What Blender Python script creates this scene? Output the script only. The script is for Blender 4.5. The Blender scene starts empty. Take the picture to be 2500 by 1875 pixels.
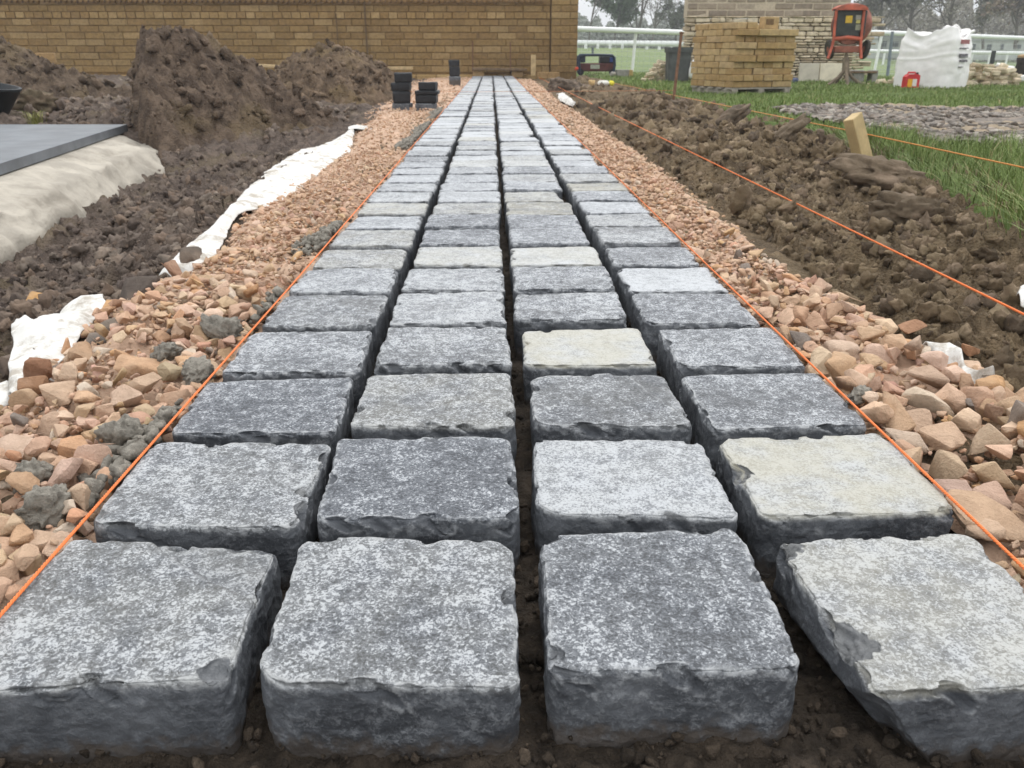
import bpy, math, random
import numpy as np
from mathutils import Vector, Matrix
rad = math.radians
random.seed(7)
RNG = np.random.default_rng(11)
SC = bpy.context.scene
COL = SC.collection

# ------------------------------------------------------------------ camera
CAM_H = 0.424
FPX, CX, CY = 2022.0, 1250.0, 937.5          # focal length and centre in pixels of the 2500 wide photo
VX, VY = 1199.0, 133.0                       # vanishing point of the paved path
TH = math.atan((CY - VY) / FPX)
PSI = math.atan((CX - VX) * math.cos(TH) / FPX)
cam_d = bpy.data.cameras.new("camera")
cam = bpy.data.objects.new("camera", cam_d)
COL.objects.link(cam)
cam.location = (0, 0, CAM_H)
cam.rotation_euler = (math.pi / 2 - TH, 0, -PSI)
cam_d.sensor_width = 36
cam_d.lens = 36 * FPX / 2500
cam_d.clip_start = 0.02
cam_d.clip_end = 3000
cam_d.dof.use_dof = True
cam_d.dof.focus_distance = 0.95
cam_d.dof.aperture_fstop = 19.0
SC.camera = cam

# ------------------------------------------------------------------ light
SUN_EL, SUN_AZ = 52.0, 20.0                  # azimuth measured from +Y (away from the camera) towards +X
world = bpy.data.worlds.new("World")
SC.world = world
world.use_nodes = True
nt = world.node_tree
nt.nodes.clear()
wo = nt.nodes.new('ShaderNodeOutputWorld')
bg = nt.nodes.new('ShaderNodeBackground')
sky = nt.nodes.new('ShaderNodeTexSky')
sky.sky_type = 'NISHITA'
sky.sun_disc = False
sky.sun_elevation = rad(SUN_EL)
sky.sun_rotation = rad(SUN_AZ)
sky.air_density = 1.0
sky.dust_density = 6.0
hs = nt.nodes.new('ShaderNodeHueSaturation')
hs.inputs['Saturation'].default_value = 0.10
tc = nt.nodes.new('ShaderNodeTexCoord')
sx = nt.nodes.new('ShaderNodeSeparateXYZ')
nt.links.new(tc.outputs['Generated'], sx.inputs[0])
mr = nt.nodes.new('ShaderNodeMapRange')      # an overcast sky is brighter overhead than at the horizon
mr.inputs['From Min'].default_value = 0.0
mr.inputs['From Max'].default_value = 1.0
mr.inputs['To Min'].default_value = 6.4
mr.inputs['To Max'].default_value = 13.0
nt.links.new(sx.outputs['Z'], mr.inputs['Value'])
cc = nt.nodes.new('ShaderNodeCombineColor')
for k, f in zip(('Red', 'Green', 'Blue'), (0.985, 1.0, 1.015)):
    mm = nt.nodes.new('ShaderNodeMath')
    mm.operation = 'MULTIPLY'
    mm.inputs[1].default_value = f
    nt.links.new(mr.outputs[0], mm.inputs[0])
    nt.links.new(mm.outputs[0], cc.inputs[k])
mx = nt.nodes.new('ShaderNodeMix')
mx.data_type = 'RGBA'
mx.inputs['Factor'].default_value = 0.85
nt.links.new(sky.outputs[0], hs.inputs['Color'])
nt.links.new(hs.outputs[0], mx.inputs['A'])
nt.links.new(cc.outputs[0], mx.inputs['B'])
nt.links.new(mx.outputs['Result'], bg.inputs['Color'])
bg.inputs['Strength'].default_value = 0.11
nt.links.new(bg.outputs[0], wo.inputs[0])
sun_d = bpy.data.lights.new("sun", 'SUN')
sun_d.energy = 0.7
sun_d.angle = rad(25)
sun_d.color = (1.0, 0.97, 0.93)
sun = bpy.data.objects.new("sun", sun_d)
COL.objects.link(sun)
sv = Vector((math.sin(rad(SUN_AZ)) * math.cos(rad(SUN_EL)), math.cos(rad(SUN_AZ)) * math.cos(rad(SUN_EL)), math.sin(rad(SUN_EL))))
sun.rotation_euler = sv.to_track_quat('Z', 'Y').to_euler()
SC.view_settings.view_transform = 'Standard'
SC.view_settings.look = 'None'
SC.view_settings.exposure = 0.6
SC.view_settings.gamma = 1.0
SC.cycles.max_bounces = 5
SC.cycles.diffuse_bounces = 3
SC.cycles.transparent_max_bounces = 8
SC.cycles.use_denoising = True

# ------------------------------------------------------------------ photo pixel -> world helpers
_f = np.array([math.sin(PSI) * math.cos(TH), math.cos(PSI) * math.cos(TH), -math.sin(TH)])
_r = np.array([math.cos(PSI), -math.sin(PSI), 0.0])
_u = np.cross(_r, _f)
def _ray(x, y): return _f + (x - CX) / FPX * _r - (y - CY) / FPX * _u
def P(x, y, z=0.0):
    d = _ray(x, y); t = (z - CAM_H) / d[2]
    return np.array([d[0] * t, d[1] * t, z])
def Q(x, y, Y):
    d = _ray(x, y); t = Y / d[1]
    return np.array([d[0] * t, Y, CAM_H + d[2] * t])

# ------------------------------------------------------------------ noise (numpy)
def _hash(ix, iy, iz, seed):
    with np.errstate(over='ignore'):
        h = (ix.astype(np.int64).astype(np.uint32) * np.uint32(374761393)
             + iy.astype(np.int64).astype(np.uint32) * np.uint32(668265263)
             + iz.astype(np.int64).astype(np.uint32) * np.uint32(2147483647)
             + np.uint32((seed * 1013904223 + 12345) & 0xffffffff))
        h = (h ^ (h >> np.uint32(13))) * np.uint32(1274126177)
        h = (h ^ (h >> np.uint32(16))) * np.uint32(2246822519)
        h = h ^ (h >> np.uint32(15))
    return h.astype(np.float64) / 4294967295.0
def vnoise(p, seed=0):
    p = np.asarray(p, float)
    i = np.floor(p); f = p - i
    f = f * f * f * (f * (f * 6 - 15) + 10)
    x, y, z = i[:, 0], i[:, 1], i[:, 2]
    r = 0
    for dx in (0, 1):
        wx = f[:, 0] if dx else 1 - f[:, 0]
        for dy in (0, 1):
            wy = f[:, 1] if dy else 1 - f[:, 1]
            for dz in (0, 1):
                wz = f[:, 2] if dz else 1 - f[:, 2]
                r = r + wx * wy * wz * _hash(x + dx, y + dy, z + dz, seed)
    return r * 2 - 1
def fbm(p, seed=0, oct=4, rough=0.5):
    a, s, t = 1.0, 0, 0
    p = np.asarray(p, float)
    for k in range(oct):
        s = s + a * vnoise(p * (2.03 ** k) + k * 17.3, seed + k)
        t += a; a *= rough
    return s / t * 1.6
def cells2(xy, seed=0):
    """nearest feature point in 2-D: distance and the random number of its cell"""
    xy = np.asarray(xy, float)
    i = np.floor(xy)
    best = np.full(len(xy), 9.0); rid = np.zeros(len(xy)); zz = np.zeros(len(xy))
    for dx in (-1, 0, 1):
        for dy in (-1, 0, 1):
            cx, cy = i[:, 0] + dx, i[:, 1] + dy
            px = cx + _hash(cx, cy, zz, seed); py = cy + _hash(cx, cy, zz + 1, seed)
            d = np.hypot(px - xy[:, 0], py - xy[:, 1])
            m = d < best
            best = np.where(m, d, best)
            rid = np.where(m, _hash(cx, cy, zz + 2, seed), rid)
    return best, rid
def sstep(x, a, b):
    t = np.clip((x - a) / (b - a), 0, 1)
    return t * t * (3 - 2 * t)

# ------------------------------------------------------------------ object helpers
def mesh_np(name, V, F, mat, parent=None, smooth=True, attrs=None, colors=None):
    """V (n,3), F list/array of quads or tris (one size)"""
    me = bpy.data.meshes.new(name)
    V = np.asarray(V, np.float32)
    if isinstance(F, np.ndarray):
        nf, k = F.shape
        me.vertices.add(len(V)); me.vertices.foreach_set('co', V.ravel())
        me.loops.add(nf * k); me.loops.foreach_set('vertex_index', F.astype(np.int32).ravel())
        me.polygons.add(nf)
        me.polygons.foreach_set('loop_start', np.arange(0, nf * k, k, dtype=np.int32))
        me.polygons.foreach_set('loop_total', np.full(nf, k, np.int32))
        me.update(calc_edges=True)
    else:
        me.from_pydata(V.tolist(), [], F)
    me.polygons.foreach_set('use_smooth', np.full(len(me.polygons), bool(smooth)))
    for an, av in (attrs or {}).items():
        a = me.attributes.new(an, 'FLOAT', 'POINT'); a.data.foreach_set('value', np.asarray(av, np.float32))
    if colors is not None:
        a = me.attributes.new('col', 'FLOAT_COLOR', 'POINT')
        c = np.ones((len(V), 4), np.float32); c[:, :3] = colors
        a.data.foreach_set('color', c.ravel())
    me.materials.append(mat)
    me.update()
    o = bpy.data.objects.new(name, me)
    COL.objects.link(o)
    if parent is not None: o.parent = parent
    return o
def tag(o, label, cat, group=None, kind=None):
    if label: o['label'] = label
    if cat: o['category'] = cat
    if group: o['group'] = group
    if kind: o['kind'] = kind
    return o
def structure(o): o['kind'] = 'structure'; return o
def stuff(o, label, cat): return tag(o, label, cat, kind='stuff')
def empty(name, loc, label, cat, group=None, rz=0.0):
    o = bpy.data.objects.new(name, None); COL.objects.link(o)
    o.location = [float(v) for v in loc]; o.rotation_euler = (0, 0, rz); o.empty_display_size = 0.1
    return tag(o, label, cat, group)
def dup(root, loc=None, label=None, group=None, rot=None):
    c = root.copy(); COL.objects.link(c)
    if loc is not None: c.location = loc
    if rot is not None: c.rotation_euler = rot
    if label: c['label'] = label
    if group: c['group'] = group
    for ch in list(root.children):
        k = ch.copy(); COL.objects.link(k); k.parent = c
        for g in list(ch.children):
            q = g.copy(); COL.objects.link(q); q.parent = k
    return c

class MB:
    """collects simple solids; build() links them as ONE mesh"""
    def __init__(s): s.v = []; s.f = []; s.c = []
    def add(s, V, F, col=(1, 1, 1)):
        b = len(s.v)
        s.v += [tuple(map(float, p)) for p in V]
        s.f += [tuple(int(i) + b for i in q) for q in F]
        s.c += [tuple(col)] * len(V)
    def box(s, c, size, rot=None, ch=0.0, col=(1, 1, 1), jit=0.0):
        hx, hy, hz = [q / 2 for q in size]
        ch = min(ch, hx * .9, hy * .9, hz * .9)
        if ch <= 0:
            V = [(x, y, z) for x in (-hx, hx) for y in (-hy, hy) for z in (-hz, hz)]
            F = [(0, 1, 3, 2), (4, 6, 7, 5), (0, 4, 5, 1), (2, 3, 7, 6), (0, 2, 6, 4), (1, 5, 7, 3)]
        else:
            V = []; ix = {}
            for a in (-1, 1):
                for b in (-1, 1):
                    for d in (-1, 1):
                        for ax in range(3):
                            q = [a * hx, b * hy, d * hz]
                            for k in range(3):
                                if k != ax: q[k] -= (a, b, d)[k] * ch
                            ix[(a, b, d, ax)] = len(V); V.append(q)
            F = []
            sg = (-1, 1)
            for a in sg:
                F.append([ix[(a, b, d, 0)] for b, d in ((-1, -1), (1, -1), (1, 1), (-1, 1))][::a])
                F.append([ix[(b, a, d, 1)] for b, d in ((-1, -1), (1, -1), (1, 1), (-1, 1))][::-a])
                F.append([ix[(b, d, a, 2)] for b, d in ((-1, -1), (1, -1), (1, 1), (-1, 1))][::a])
            for b in sg:
                for d in sg:
                    F.append((ix[(-1, b, d, 1)], ix[(1, b, d, 1)], ix[(1, b, d, 2)], ix[(-1, b, d, 2)]))
                    F.append((ix[(b, -1, d, 0)], ix[(b, 1, d, 0)], ix[(b, 1, d, 2)], ix[(b, -1, d, 2)]))
                    F.append((ix[(b, d, -1, 0)], ix[(b, d, 1, 0)], ix[(b, d, 1, 1)], ix[(b, d, -1, 1)]))
                    for a in sg:
                        F.append((ix[(a, b, d, 0)], ix[(a, b, d, 1)], ix[(a, b, d, 2)]))
        M = rot if rot is not None else Matrix.Identity(3)
        out = []
        for q in V:
            p = M @ Vector(q)
            out.append((p.x + c[0] + random.uniform(-jit, jit), p.y + c[1] + random.uniform(-jit, jit), p.z + c[2] + random.uniform(-jit, jit)))
        s.add(out, F, col)
    def tube(s, pts, r, n=10, caps=True, col=(1, 1, 1)):
        pts = [Vector([float(a) for a in p]) for p in pts]
        rs = r if isinstance(r, (list, tuple)) else [r] * len(pts)
        V = []; F = []
        up = None
        for i, p in enumerate(pts):
            t = (pts[min(i + 1, len(pts) - 1)] - pts[max(i - 1, 0)]).normalized()
            if up is None:
                up = Vector((0, 0, 1)) if abs(t.z) < .9 else Vector((1, 0, 0))
            e1 = (up - t * up.dot(t)).normalized(); e2 = t.cross(e1); up = e1
            for k in range(n):
                a = 2 * math.pi * k / n
                V.append(p + (e1 * math.cos(a) + e2 * math.sin(a)) * rs[i])
        for i in range(len(pts) - 1):
            for k in range(n):
                F.append((i * n + k, i * n + (k + 1) % n, (i + 1) * n + (k + 1) % n, (i + 1) * n + k))
        if caps:
            F.append(tuple(range(n))[::-1]); F.append(tuple(range((len(pts) - 1) * n, len(pts) * n)))
        s.add(V, F, col)
    def lathe(s, prof, n=24, M=None, col=(1, 1, 1)):
        """prof: (radius, height) along local z"""
        V = []; F = []
        M = M or Matrix.Identity(4)
        for r, h in prof:
            for k in range(n):
                a = 2 * math.pi * k / n
                V.append(M @ Vector((r * math.cos(a), r * math.sin(a), h)))
        for i in range(len(prof) - 1):
            for k in range(n):
                F.append((i * n + k, i * n + (k + 1) % n, (i + 1) * n + (k + 1) % n, (i + 1) * n + k))
        if prof[0][0] > 1e-4: F.append(tuple(range(n))[::-1])
        if prof[-1][0] > 1e-4: F.append(tuple(range((len(prof) - 1) * n, len(prof) * n)))
        s.add(V, F, col)
    def prism(s, poly, z0, z1, M=None, col=(1, 1, 1)):
        n = len(poly); M = M or Matrix.Identity(4)
        V = [M @ Vector((x, y, z0)) for x, y in poly] + [M @ Vector((x, y, z1)) for x, y in poly]
        F = [tuple(range(n))[::-1], tuple(range(n, 2 * n))] + [(i, (i + 1) % n, n + (i + 1) % n, n + i) for i in range(n)]
        s.add(V, F, col)
    def build(s, name, mat, parent=None, smooth=False):
        o = mesh_np(name, np.array(s.v), s.f, mat, parent, smooth, colors=np.array(s.c))
        return o

def autosmooth(o, deg=40):
    me = o.data
    me.polygons.foreach_set('use_smooth', np.full(len(me.polygons), True))
    me.set_sharp_from_angle(angle=rad(deg))
    return o

# ------------------------------------------------------------------ materials
def new_mat(name):
    m = bpy.data.materials.new(name); m.use_nodes = True
    t = m.node_tree; t.nodes.clear()
    out = t.nodes.new('ShaderNodeOutputMaterial'); b = t.nodes.new('ShaderNodeBsdfPrincipled')
    t.links.new(b.outputs[0], out.inputs[0])
    b.inputs['Roughness'].default_value = 0.85
    b.inputs['Specular IOR Level'].default_value = 0.3
    return m, t, b
class N:
    """small node-writing helper"""
    def __init__(s, t): s.t = t
    def n(s, k): return s.t.nodes.new(k)
    def link(s, a, b): s.t.links.new(a, b)
    def coord(s, kind='Object'): return s.n('ShaderNodeTexCoord').outputs[kind]
    def pos(s): return s.n('ShaderNodeNewGeometry').outputs['Position']
    def noise(s, co, scale, detail=4, rough=.55, dist=0.0):
        q = s.n('ShaderNodeTexNoise'); q.inputs['Scale'].default_value = scale; q.inputs['Detail'].default_value = detail
        q.inputs['Roughness'].default_value = rough; q.inputs['Distortion'].default_value = dist
        s.link(co, q.inputs['Vector']); return q.outputs['Fac']
    def voro(s, co, scale, feat='F1', out='Distance'):
        q = s.n('ShaderNodeTexVoronoi'); q.feature = feat; q.inputs['Scale'].default_value = scale
        s.link(co, q.inputs['Vector']); return q.outputs[out]
    def ramp(s, v, a, b, c0=0.0, c1=1.0):
        q = s.n('ShaderNodeMapRange'); q.interpolation_type = 'SMOOTHSTEP'
        for k, x in (('From Min', a), ('From Max', b), ('To Min', c0), ('To Max', c1)): q.inputs[k].default_value = x
        s.link(v, q.inputs['Value']); return q.outputs[0]
    def math(s, op, a, b=None):
        q = s.n('ShaderNodeMath'); q.operation = op
        for i, x in enumerate((a, b)):
            if x is None: continue
            if isinstance(x, (int, float)): q.inputs[i].default_value = x
            else: s.link(x, q.inputs[i])
        return q.outputs[0]
    def mix(s, f, a, b, blend='MIX'):
        q = s.n('ShaderNodeMix'); q.data_type = 'RGBA'; q.blend_type = blend
        for k, x in (('Factor', f), ('A', a), ('B', b)):
            if isinstance(x, (int, float)): q.inputs[k].default_value = x
            elif isinstance(x, tuple): q.inputs[k].default_value = (*x, 1)
            else: s.link(x, q.inputs[k])
        return q.outputs['Result']
    def attr(s, name, out='Fac'):
        q = s.n('ShaderNodeAttribute'); q.attribute_name = name; return q.outputs[out]
    def bump(s, h, dist, strength=1.0, nrm=None):
        q = s.n('ShaderNodeBump'); q.inputs['Distance'].default_value = dist; q.inputs['Strength'].default_value = strength
        s.link(h, q.inputs['Height'])
        if nrm is not None: s.link(nrm, q.inputs['Normal'])
        return q.outputs[0]
    def mapping(s, co, scale):
        q = s.n('ShaderNodeMapping'); q.inputs['Scale'].default_value = scale; s.link(co, q.inputs['Vector']); return q.outputs[0]

def simple(name, c, rough=.8, var=.25, scale=30, bump=0.0, metal=0.0, usecol=False, spec=.3, dirt=0.0):
    m, t, b = new_mat(name); n = N(t); co = n.coord()
    f = n.noise(co, scale, 5, .6)
    lo = tuple(x * (1 - var) for x in c); hi = tuple(min(1, x * (1 + var)) for x in c)
    col = n.mix(n.ramp(f, .3, .7), lo, hi)
    if dirt:
        col = n.mix(n.ramp(n.noise(co, scale * .35, 6, .7), .5, .75, 0, dirt), col, (.10, .08, .055))
    if usecol: col = n.mix(1.0, col, n.attr('col', 'Color'), 'MULTIPLY')
    n.link(col, b.inputs['Base Color'])
    b.inputs['Roughness'].default_value = rough; b.inputs['Metallic'].default_value = metal
    b.inputs['Specular IOR Level'].default_value = spec
    if bump: n.link(n.bump(n.noise(co, scale * 3, 6, .65), bump), b.inputs['Normal'])
    return m

def sett_material():
    m, t, b = new_mat('blue grey limestone'); n = N(t)
    oi = n.n('ShaderNodeObjectInfo')
    sh = n.n('ShaderNodeVectorMath'); sh.operation = 'MULTIPLY_ADD'
    n.link(oi.outputs['Random'], sh.inputs[0]); sh.inputs[1].default_value = (37.1, 11.3, 5.7)
    n.link(n.coord(), sh.inputs[2]); co = sh.outputs[0]
    sc_ = n.n('ShaderNodeSeparateColor'); n.link(oi.outputs['Color'], sc_.inputs[0])
    yel, pale, rough_amt = sc_.outputs[0], sc_.outputs[1], sc_.outputs[2]
    top, wear, chip = n.attr('top'), n.attr('wear'), n.attr('chip')
    nf = n.noise(co, 330, 6, .68, .7)
    nm = n.noise(co, 70, 4, .6)
    nl = n.noise(co, 11, 3, .55)
    ns = n.noise(n.mapping(co, (14, 70, 150)), 1.0, 5, .6)
    # body colour of the stone
    body = n.mix(n.ramp(nl, .35, .65), (.044, .048, .056), (.080, .088, .100))
    body = n.mix(n.ramp(ns, .5, .72, 0, .45), body, (.17, .18, .20))
    # frosted bruising left by tumbling: covers the top, breaks up over the sides
    s = n.math('ADD', n.math('MULTIPLY', nf, .70), n.math('MULTIPLY', nm, .30))
    s = n.math('ADD', s, n.math('MULTIPLY', n.math('SUBTRACT', nl, .5), .17))
    s = n.math('ADD', s, n.math('MULTIPLY', n.math('SUBTRACT', pale, .50), .13))
    frost = n.ramp(s, .515, .585)
    dust = n.ramp(s, .40, .52)
    pl = n.ramp(pale, .60, 1.1)
    low = n.mix(pl, (.029, .034, .044), (.180, .192, .208))
    mid = n.mix(pl, (.126, .138, .158), (.278, .293, .313))
    topcol = n.mix(dust, low, mid)
    topcol = n.mix(n.math('MULTIPLY', frost, .92), topcol, (.455, .475, .50))
    sidef = n.math('MULTIPLY', n.ramp(n.math('ADD', n.math('MULTIPLY', nf, .5), n.math('MULTIPLY', nm, .5)), .47, .62), n.math('ADD', .30, n.math('MULTIPLY', oi.outputs['Random'], .5)))
    sidecol = n.mix(n.math('MULTIPLY', n.ramp(nl, .42, .66), .30), body, (.15, .158, .172))
    sidecol = n.mix(sidef, sidecol, (.22, .232, .248))
    col = n.mix(top, sidecol, topcol)
    # pale rubbed arris
    wr = n.math('MULTIPLY', wear, n.ramp(nm, .40, .60, .05, .85))
    col = n.mix(wr, col, (.35, .362, .375))
    # fresh dark chip scars, and the painted shadow along flake steps
    col = n.mix(n.math('MULTIPLY', chip, .86), col, (.060, .066, .077))
    # iron-yellow weathering on some stones
    yb = n.math('MULTIPLY', n.math('MULTIPLY', n.ramp(n.noise(co, 17, 4, .6), .30, .62, .35, 1.0), yel), top)
    col = n.mix(yb, col, n.mix(.60, col, (.40, .372, .275)))
    # damp bedding smeared over the foot of each stone
    gp = n.n('ShaderNodeSeparateXYZ'); n.link(n.coord(), gp.inputs[0])
    mud = n.ramp(n.math('ADD', gp.outputs[2], n.math('MULTIPLY', n.math('SUBTRACT', nm, .5), .06)), -.068, -.048, .75, 0)
    col = n.mix(mud, col, (.085, .066, .05))
    n.link(col, b.inputs['Base Color'])
    b.inputs['Roughness'].default_value = .56
    b.inputs['Specular IOR Level'].default_value = .5
    h = n.math('ADD', n.math('MULTIPLY', nf, .9), n.math('MULTIPLY', nm, 1.6))
    n.link(n.bump(h, .0016, 1.0), b.inputs['Normal'])
    return m
M_SETT = sett_material()

def soil_material():
    m, t, b = new_mat('excavated soil'); n = N(t); co = n.pos()
    f = n.noise(co, 9, 6, .62); g = n.noise(co, 55, 5, .65); l = n.noise(co, 2.2, 4, .55)
    right = n.mix(n.ramp(f, .34, .66), (.088, .063, .040), (.195, .142, .086))
    right = n.mix(n.ramp(g, .54, .74, 0, .7), right, (.27, .22, .15))
    left = n.mix(n.ramp(f, .36, .66), (.080, .061, .051), (.168, .130, .106))
    left = n.mix(n.ramp(g, .56, .76, 0, .6), left, (.25, .215, .18))
    xs = n.n('ShaderNodeSeparateXYZ'); n.link(co, xs.inputs[0])
    w = n.ramp(n.math('ADD', xs.outputs[0], n.math('MULTIPLY', l, .4)), -.9, -.2)
    col = n.mix(w, left, right)
    col = n.mix(n.ramp(l, .5, .68, 0, .45), col, (.21, .165, .10))
    n.link(n.mix(1.0, col, n.attr('col', 'Color'), 'MULTIPLY'), b.inputs['Base Color'])
    b.inputs['Roughness'].default_value = .95; b.inputs['Specular IOR Level'].default_value = .15
    v = n.voro(co, 60); v2 = n.voro(co, 140)
    h = n.math('ADD', n.math('MULTIPLY', g, 1.4), n.math('ADD', n.math('MULTIPLY', v, -.8), n.math('MULTIPLY', v2, -.5)))
    n.link(n.bump(h, .012, 1.0), b.inputs['Normal'])
    return m
M_SOIL = soil_material()

def bed_material():
    m, t, b = new_mat('damp sand bedding'); n = N(t); co = n.pos()
    f = n.noise(co, 40, 6, .7); g = n.noise(co, 220, 4, .7)
    col = n.mix(n.ramp(f, .35, .7), (.032, .024, .017), (.085, .064, .046))
    col = n.mix(n.ramp(g, .6, .75, 0, .6), col, (.13, .10, .075))
    n.link(n.mix(1.0, col, n.attr('col', 'Color'), 'MULTIPLY'), b.inputs['Base Color'])
    b.inputs['Roughness'].default_value = .9
    n.link(n.bump(n.math('ADD', f, n.math('MULTIPLY', g, .7)), .012), b.inputs['Normal'])
    return m
M_BED = bed_material()

def rock_material(name, bumpd=.008):
    m, t, b = new_mat(name); n = N(t); co = n.pos()
    f = n.noise(co, 48, 8, .70); g = n.noise(co, 260, 4, .65); l = n.noise(co, 14, 3, .5)
    c = n.attr('col', 'Color')
    col = n.mix(n.ramp(f, .3, .7), n.mix(1.0, c, (.87, .85, .83), 'MULTIPLY'), n.mix(1.0, c, (1.15, 1.15, 1.15), 'MULTIPLY'))
    col = n.mix(n.ramp(l, .48, .66, 0, .40), col, n.mix(.55, c, (.50, .37, .27)))
    col = n.mix(n.ramp(g, .62, .74, 0, .45), col, n.mix(1.0, c, (.5, .45, .42), 'MULTIPLY'))
    n.link(col, b.inputs['Base Color'])
    b.inputs['Roughness'].default_value = .88; b.inputs['Specular IOR Level'].default_value = .2
    n.link(n.bump(n.math('ADD', f, n.math('MULTIPLY', g, .3)), bumpd), b.inputs['Normal'])
    return m
M_ROCK = rock_material('broken sandstone')

def mortar_material():
    m, t, b = new_mat('crumbly cement mortar'); n = N(t); co = n.pos()
    f = n.noise(co, 90, 6, .7); g = n.noise(co, 400, 3, .7)
    col = n.mix(n.ramp(f, .3, .7), (.17, .155, .13), (.34, .315, .27))
    n.link(n.mix(n.ramp(g, .6, .72, 0, .5), col, (.42, .395, .345)), b.inputs['Base Color'])
    b.inputs['Roughness'].default_value = .95
    n.link(n.bump(n.math('ADD', f, n.math('MULTIPLY', g, .6)), .005), b.inputs['Normal'])
    return m
M_MORTAR = mortar_material()

def lawn_material():
    m, t, b = new_mat('mown grass'); n = N(t); co = n.pos()
    f = n.noise(co, 3.0, 5, .6); g = n.noise(co, 60, 5, .7); l = n.noise(co, .25, 4, .5)
    col = n.mix(n.ramp(f, .35, .65), (.098, .142, .040), (.152, .205, .064))
    col = n.mix(n.ramp(g, .45, .7, 0, .6), col, (.052, .086, .024))
    xs = n.n('ShaderNodeSeparateXYZ'); n.link(co, xs.inputs[0])
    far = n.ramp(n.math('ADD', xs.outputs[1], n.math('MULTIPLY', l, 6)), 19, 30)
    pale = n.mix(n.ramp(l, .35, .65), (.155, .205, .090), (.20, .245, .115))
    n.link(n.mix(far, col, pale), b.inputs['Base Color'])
    b.inputs['Roughness'].default_value = .9; b.inputs['Specular IOR Level'].default_value = .1
    n.link(n.bump(g, .02), b.inputs['Normal'])
    return m
M_LAWN = lawn_material()

def blade_material():
    m, t, b = new_mat('grass blades'); n = N(t)
    c = n.attr('col', 'Color')
    n.link(c, b.inputs['Base Color'])
    b.inputs['Roughness'].default_value = .6; b.inputs['Specular IOR Level'].default_value = .25
    return m
M_BLADE = blade_material()

def col_material(name, rough=.85, spec=.25, scale=40, bumpd=0.0, dark=.78, light=1.15):
    m, t, b = new_mat(name); n = N(t); co = n.pos(); c = n.attr('col', 'Color')
    f = n.noise(co, scale, 6, .65)
    n.link(n.mix(n.ramp(f, .3, .7), n.mix(1.0, c, (dark,) * 3, 'MULTIPLY'), n.mix(1.0, c, (light,) * 3, 'MULTIPLY')), b.inputs['Base Color'])
    b.inputs['Roughness'].default_value = rough; b.inputs['Specular IOR Level'].default_value = spec
    if bumpd: n.link(n.bump(n.noise(co, scale * 3, 5, .65), bumpd), b.inputs['Normal'])
    return m
M_BRICK = col_material('buff brick', scale=18, bumpd=.004)
M_STONE = col_material('cream walling stone', scale=14, bumpd=.006)
M_CORD = col_material('orange nylon cord', rough=.55, scale=300, dark=.9, light=1.1)
M_BARK = col_material('bark', scale=6, rough=.95)
M_LEAF = col_material('spring leaves', scale=1.5, rough=.7, dark=.7, light=1.25)

def membrane_material():
    m, t, b = new_mat('white geotextile'); n = N(t); co = n.pos()
    d = n.noise(co, 13, 7, .75); s = n.noise(n.mapping(co, (60, 18, 30)), 1.0, 5, .7)
    col = n.mix(n.ramp(d, .47, .64, 0, .8), (.66, .65, .62), (.32, .275, .22))
    col = n.mix(n.ramp(s, .64, .74, 0, .5), col, (.20, .17, .14))
    n.link(col, b.inputs['Base Color']); b.inputs['Roughness'].default_value = .8
    n.link(n.bump(n.noise(co, 350, 3, .6), .0015), b.inputs['Normal'])
    return m
M_MEMB = membrane_material()

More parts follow.
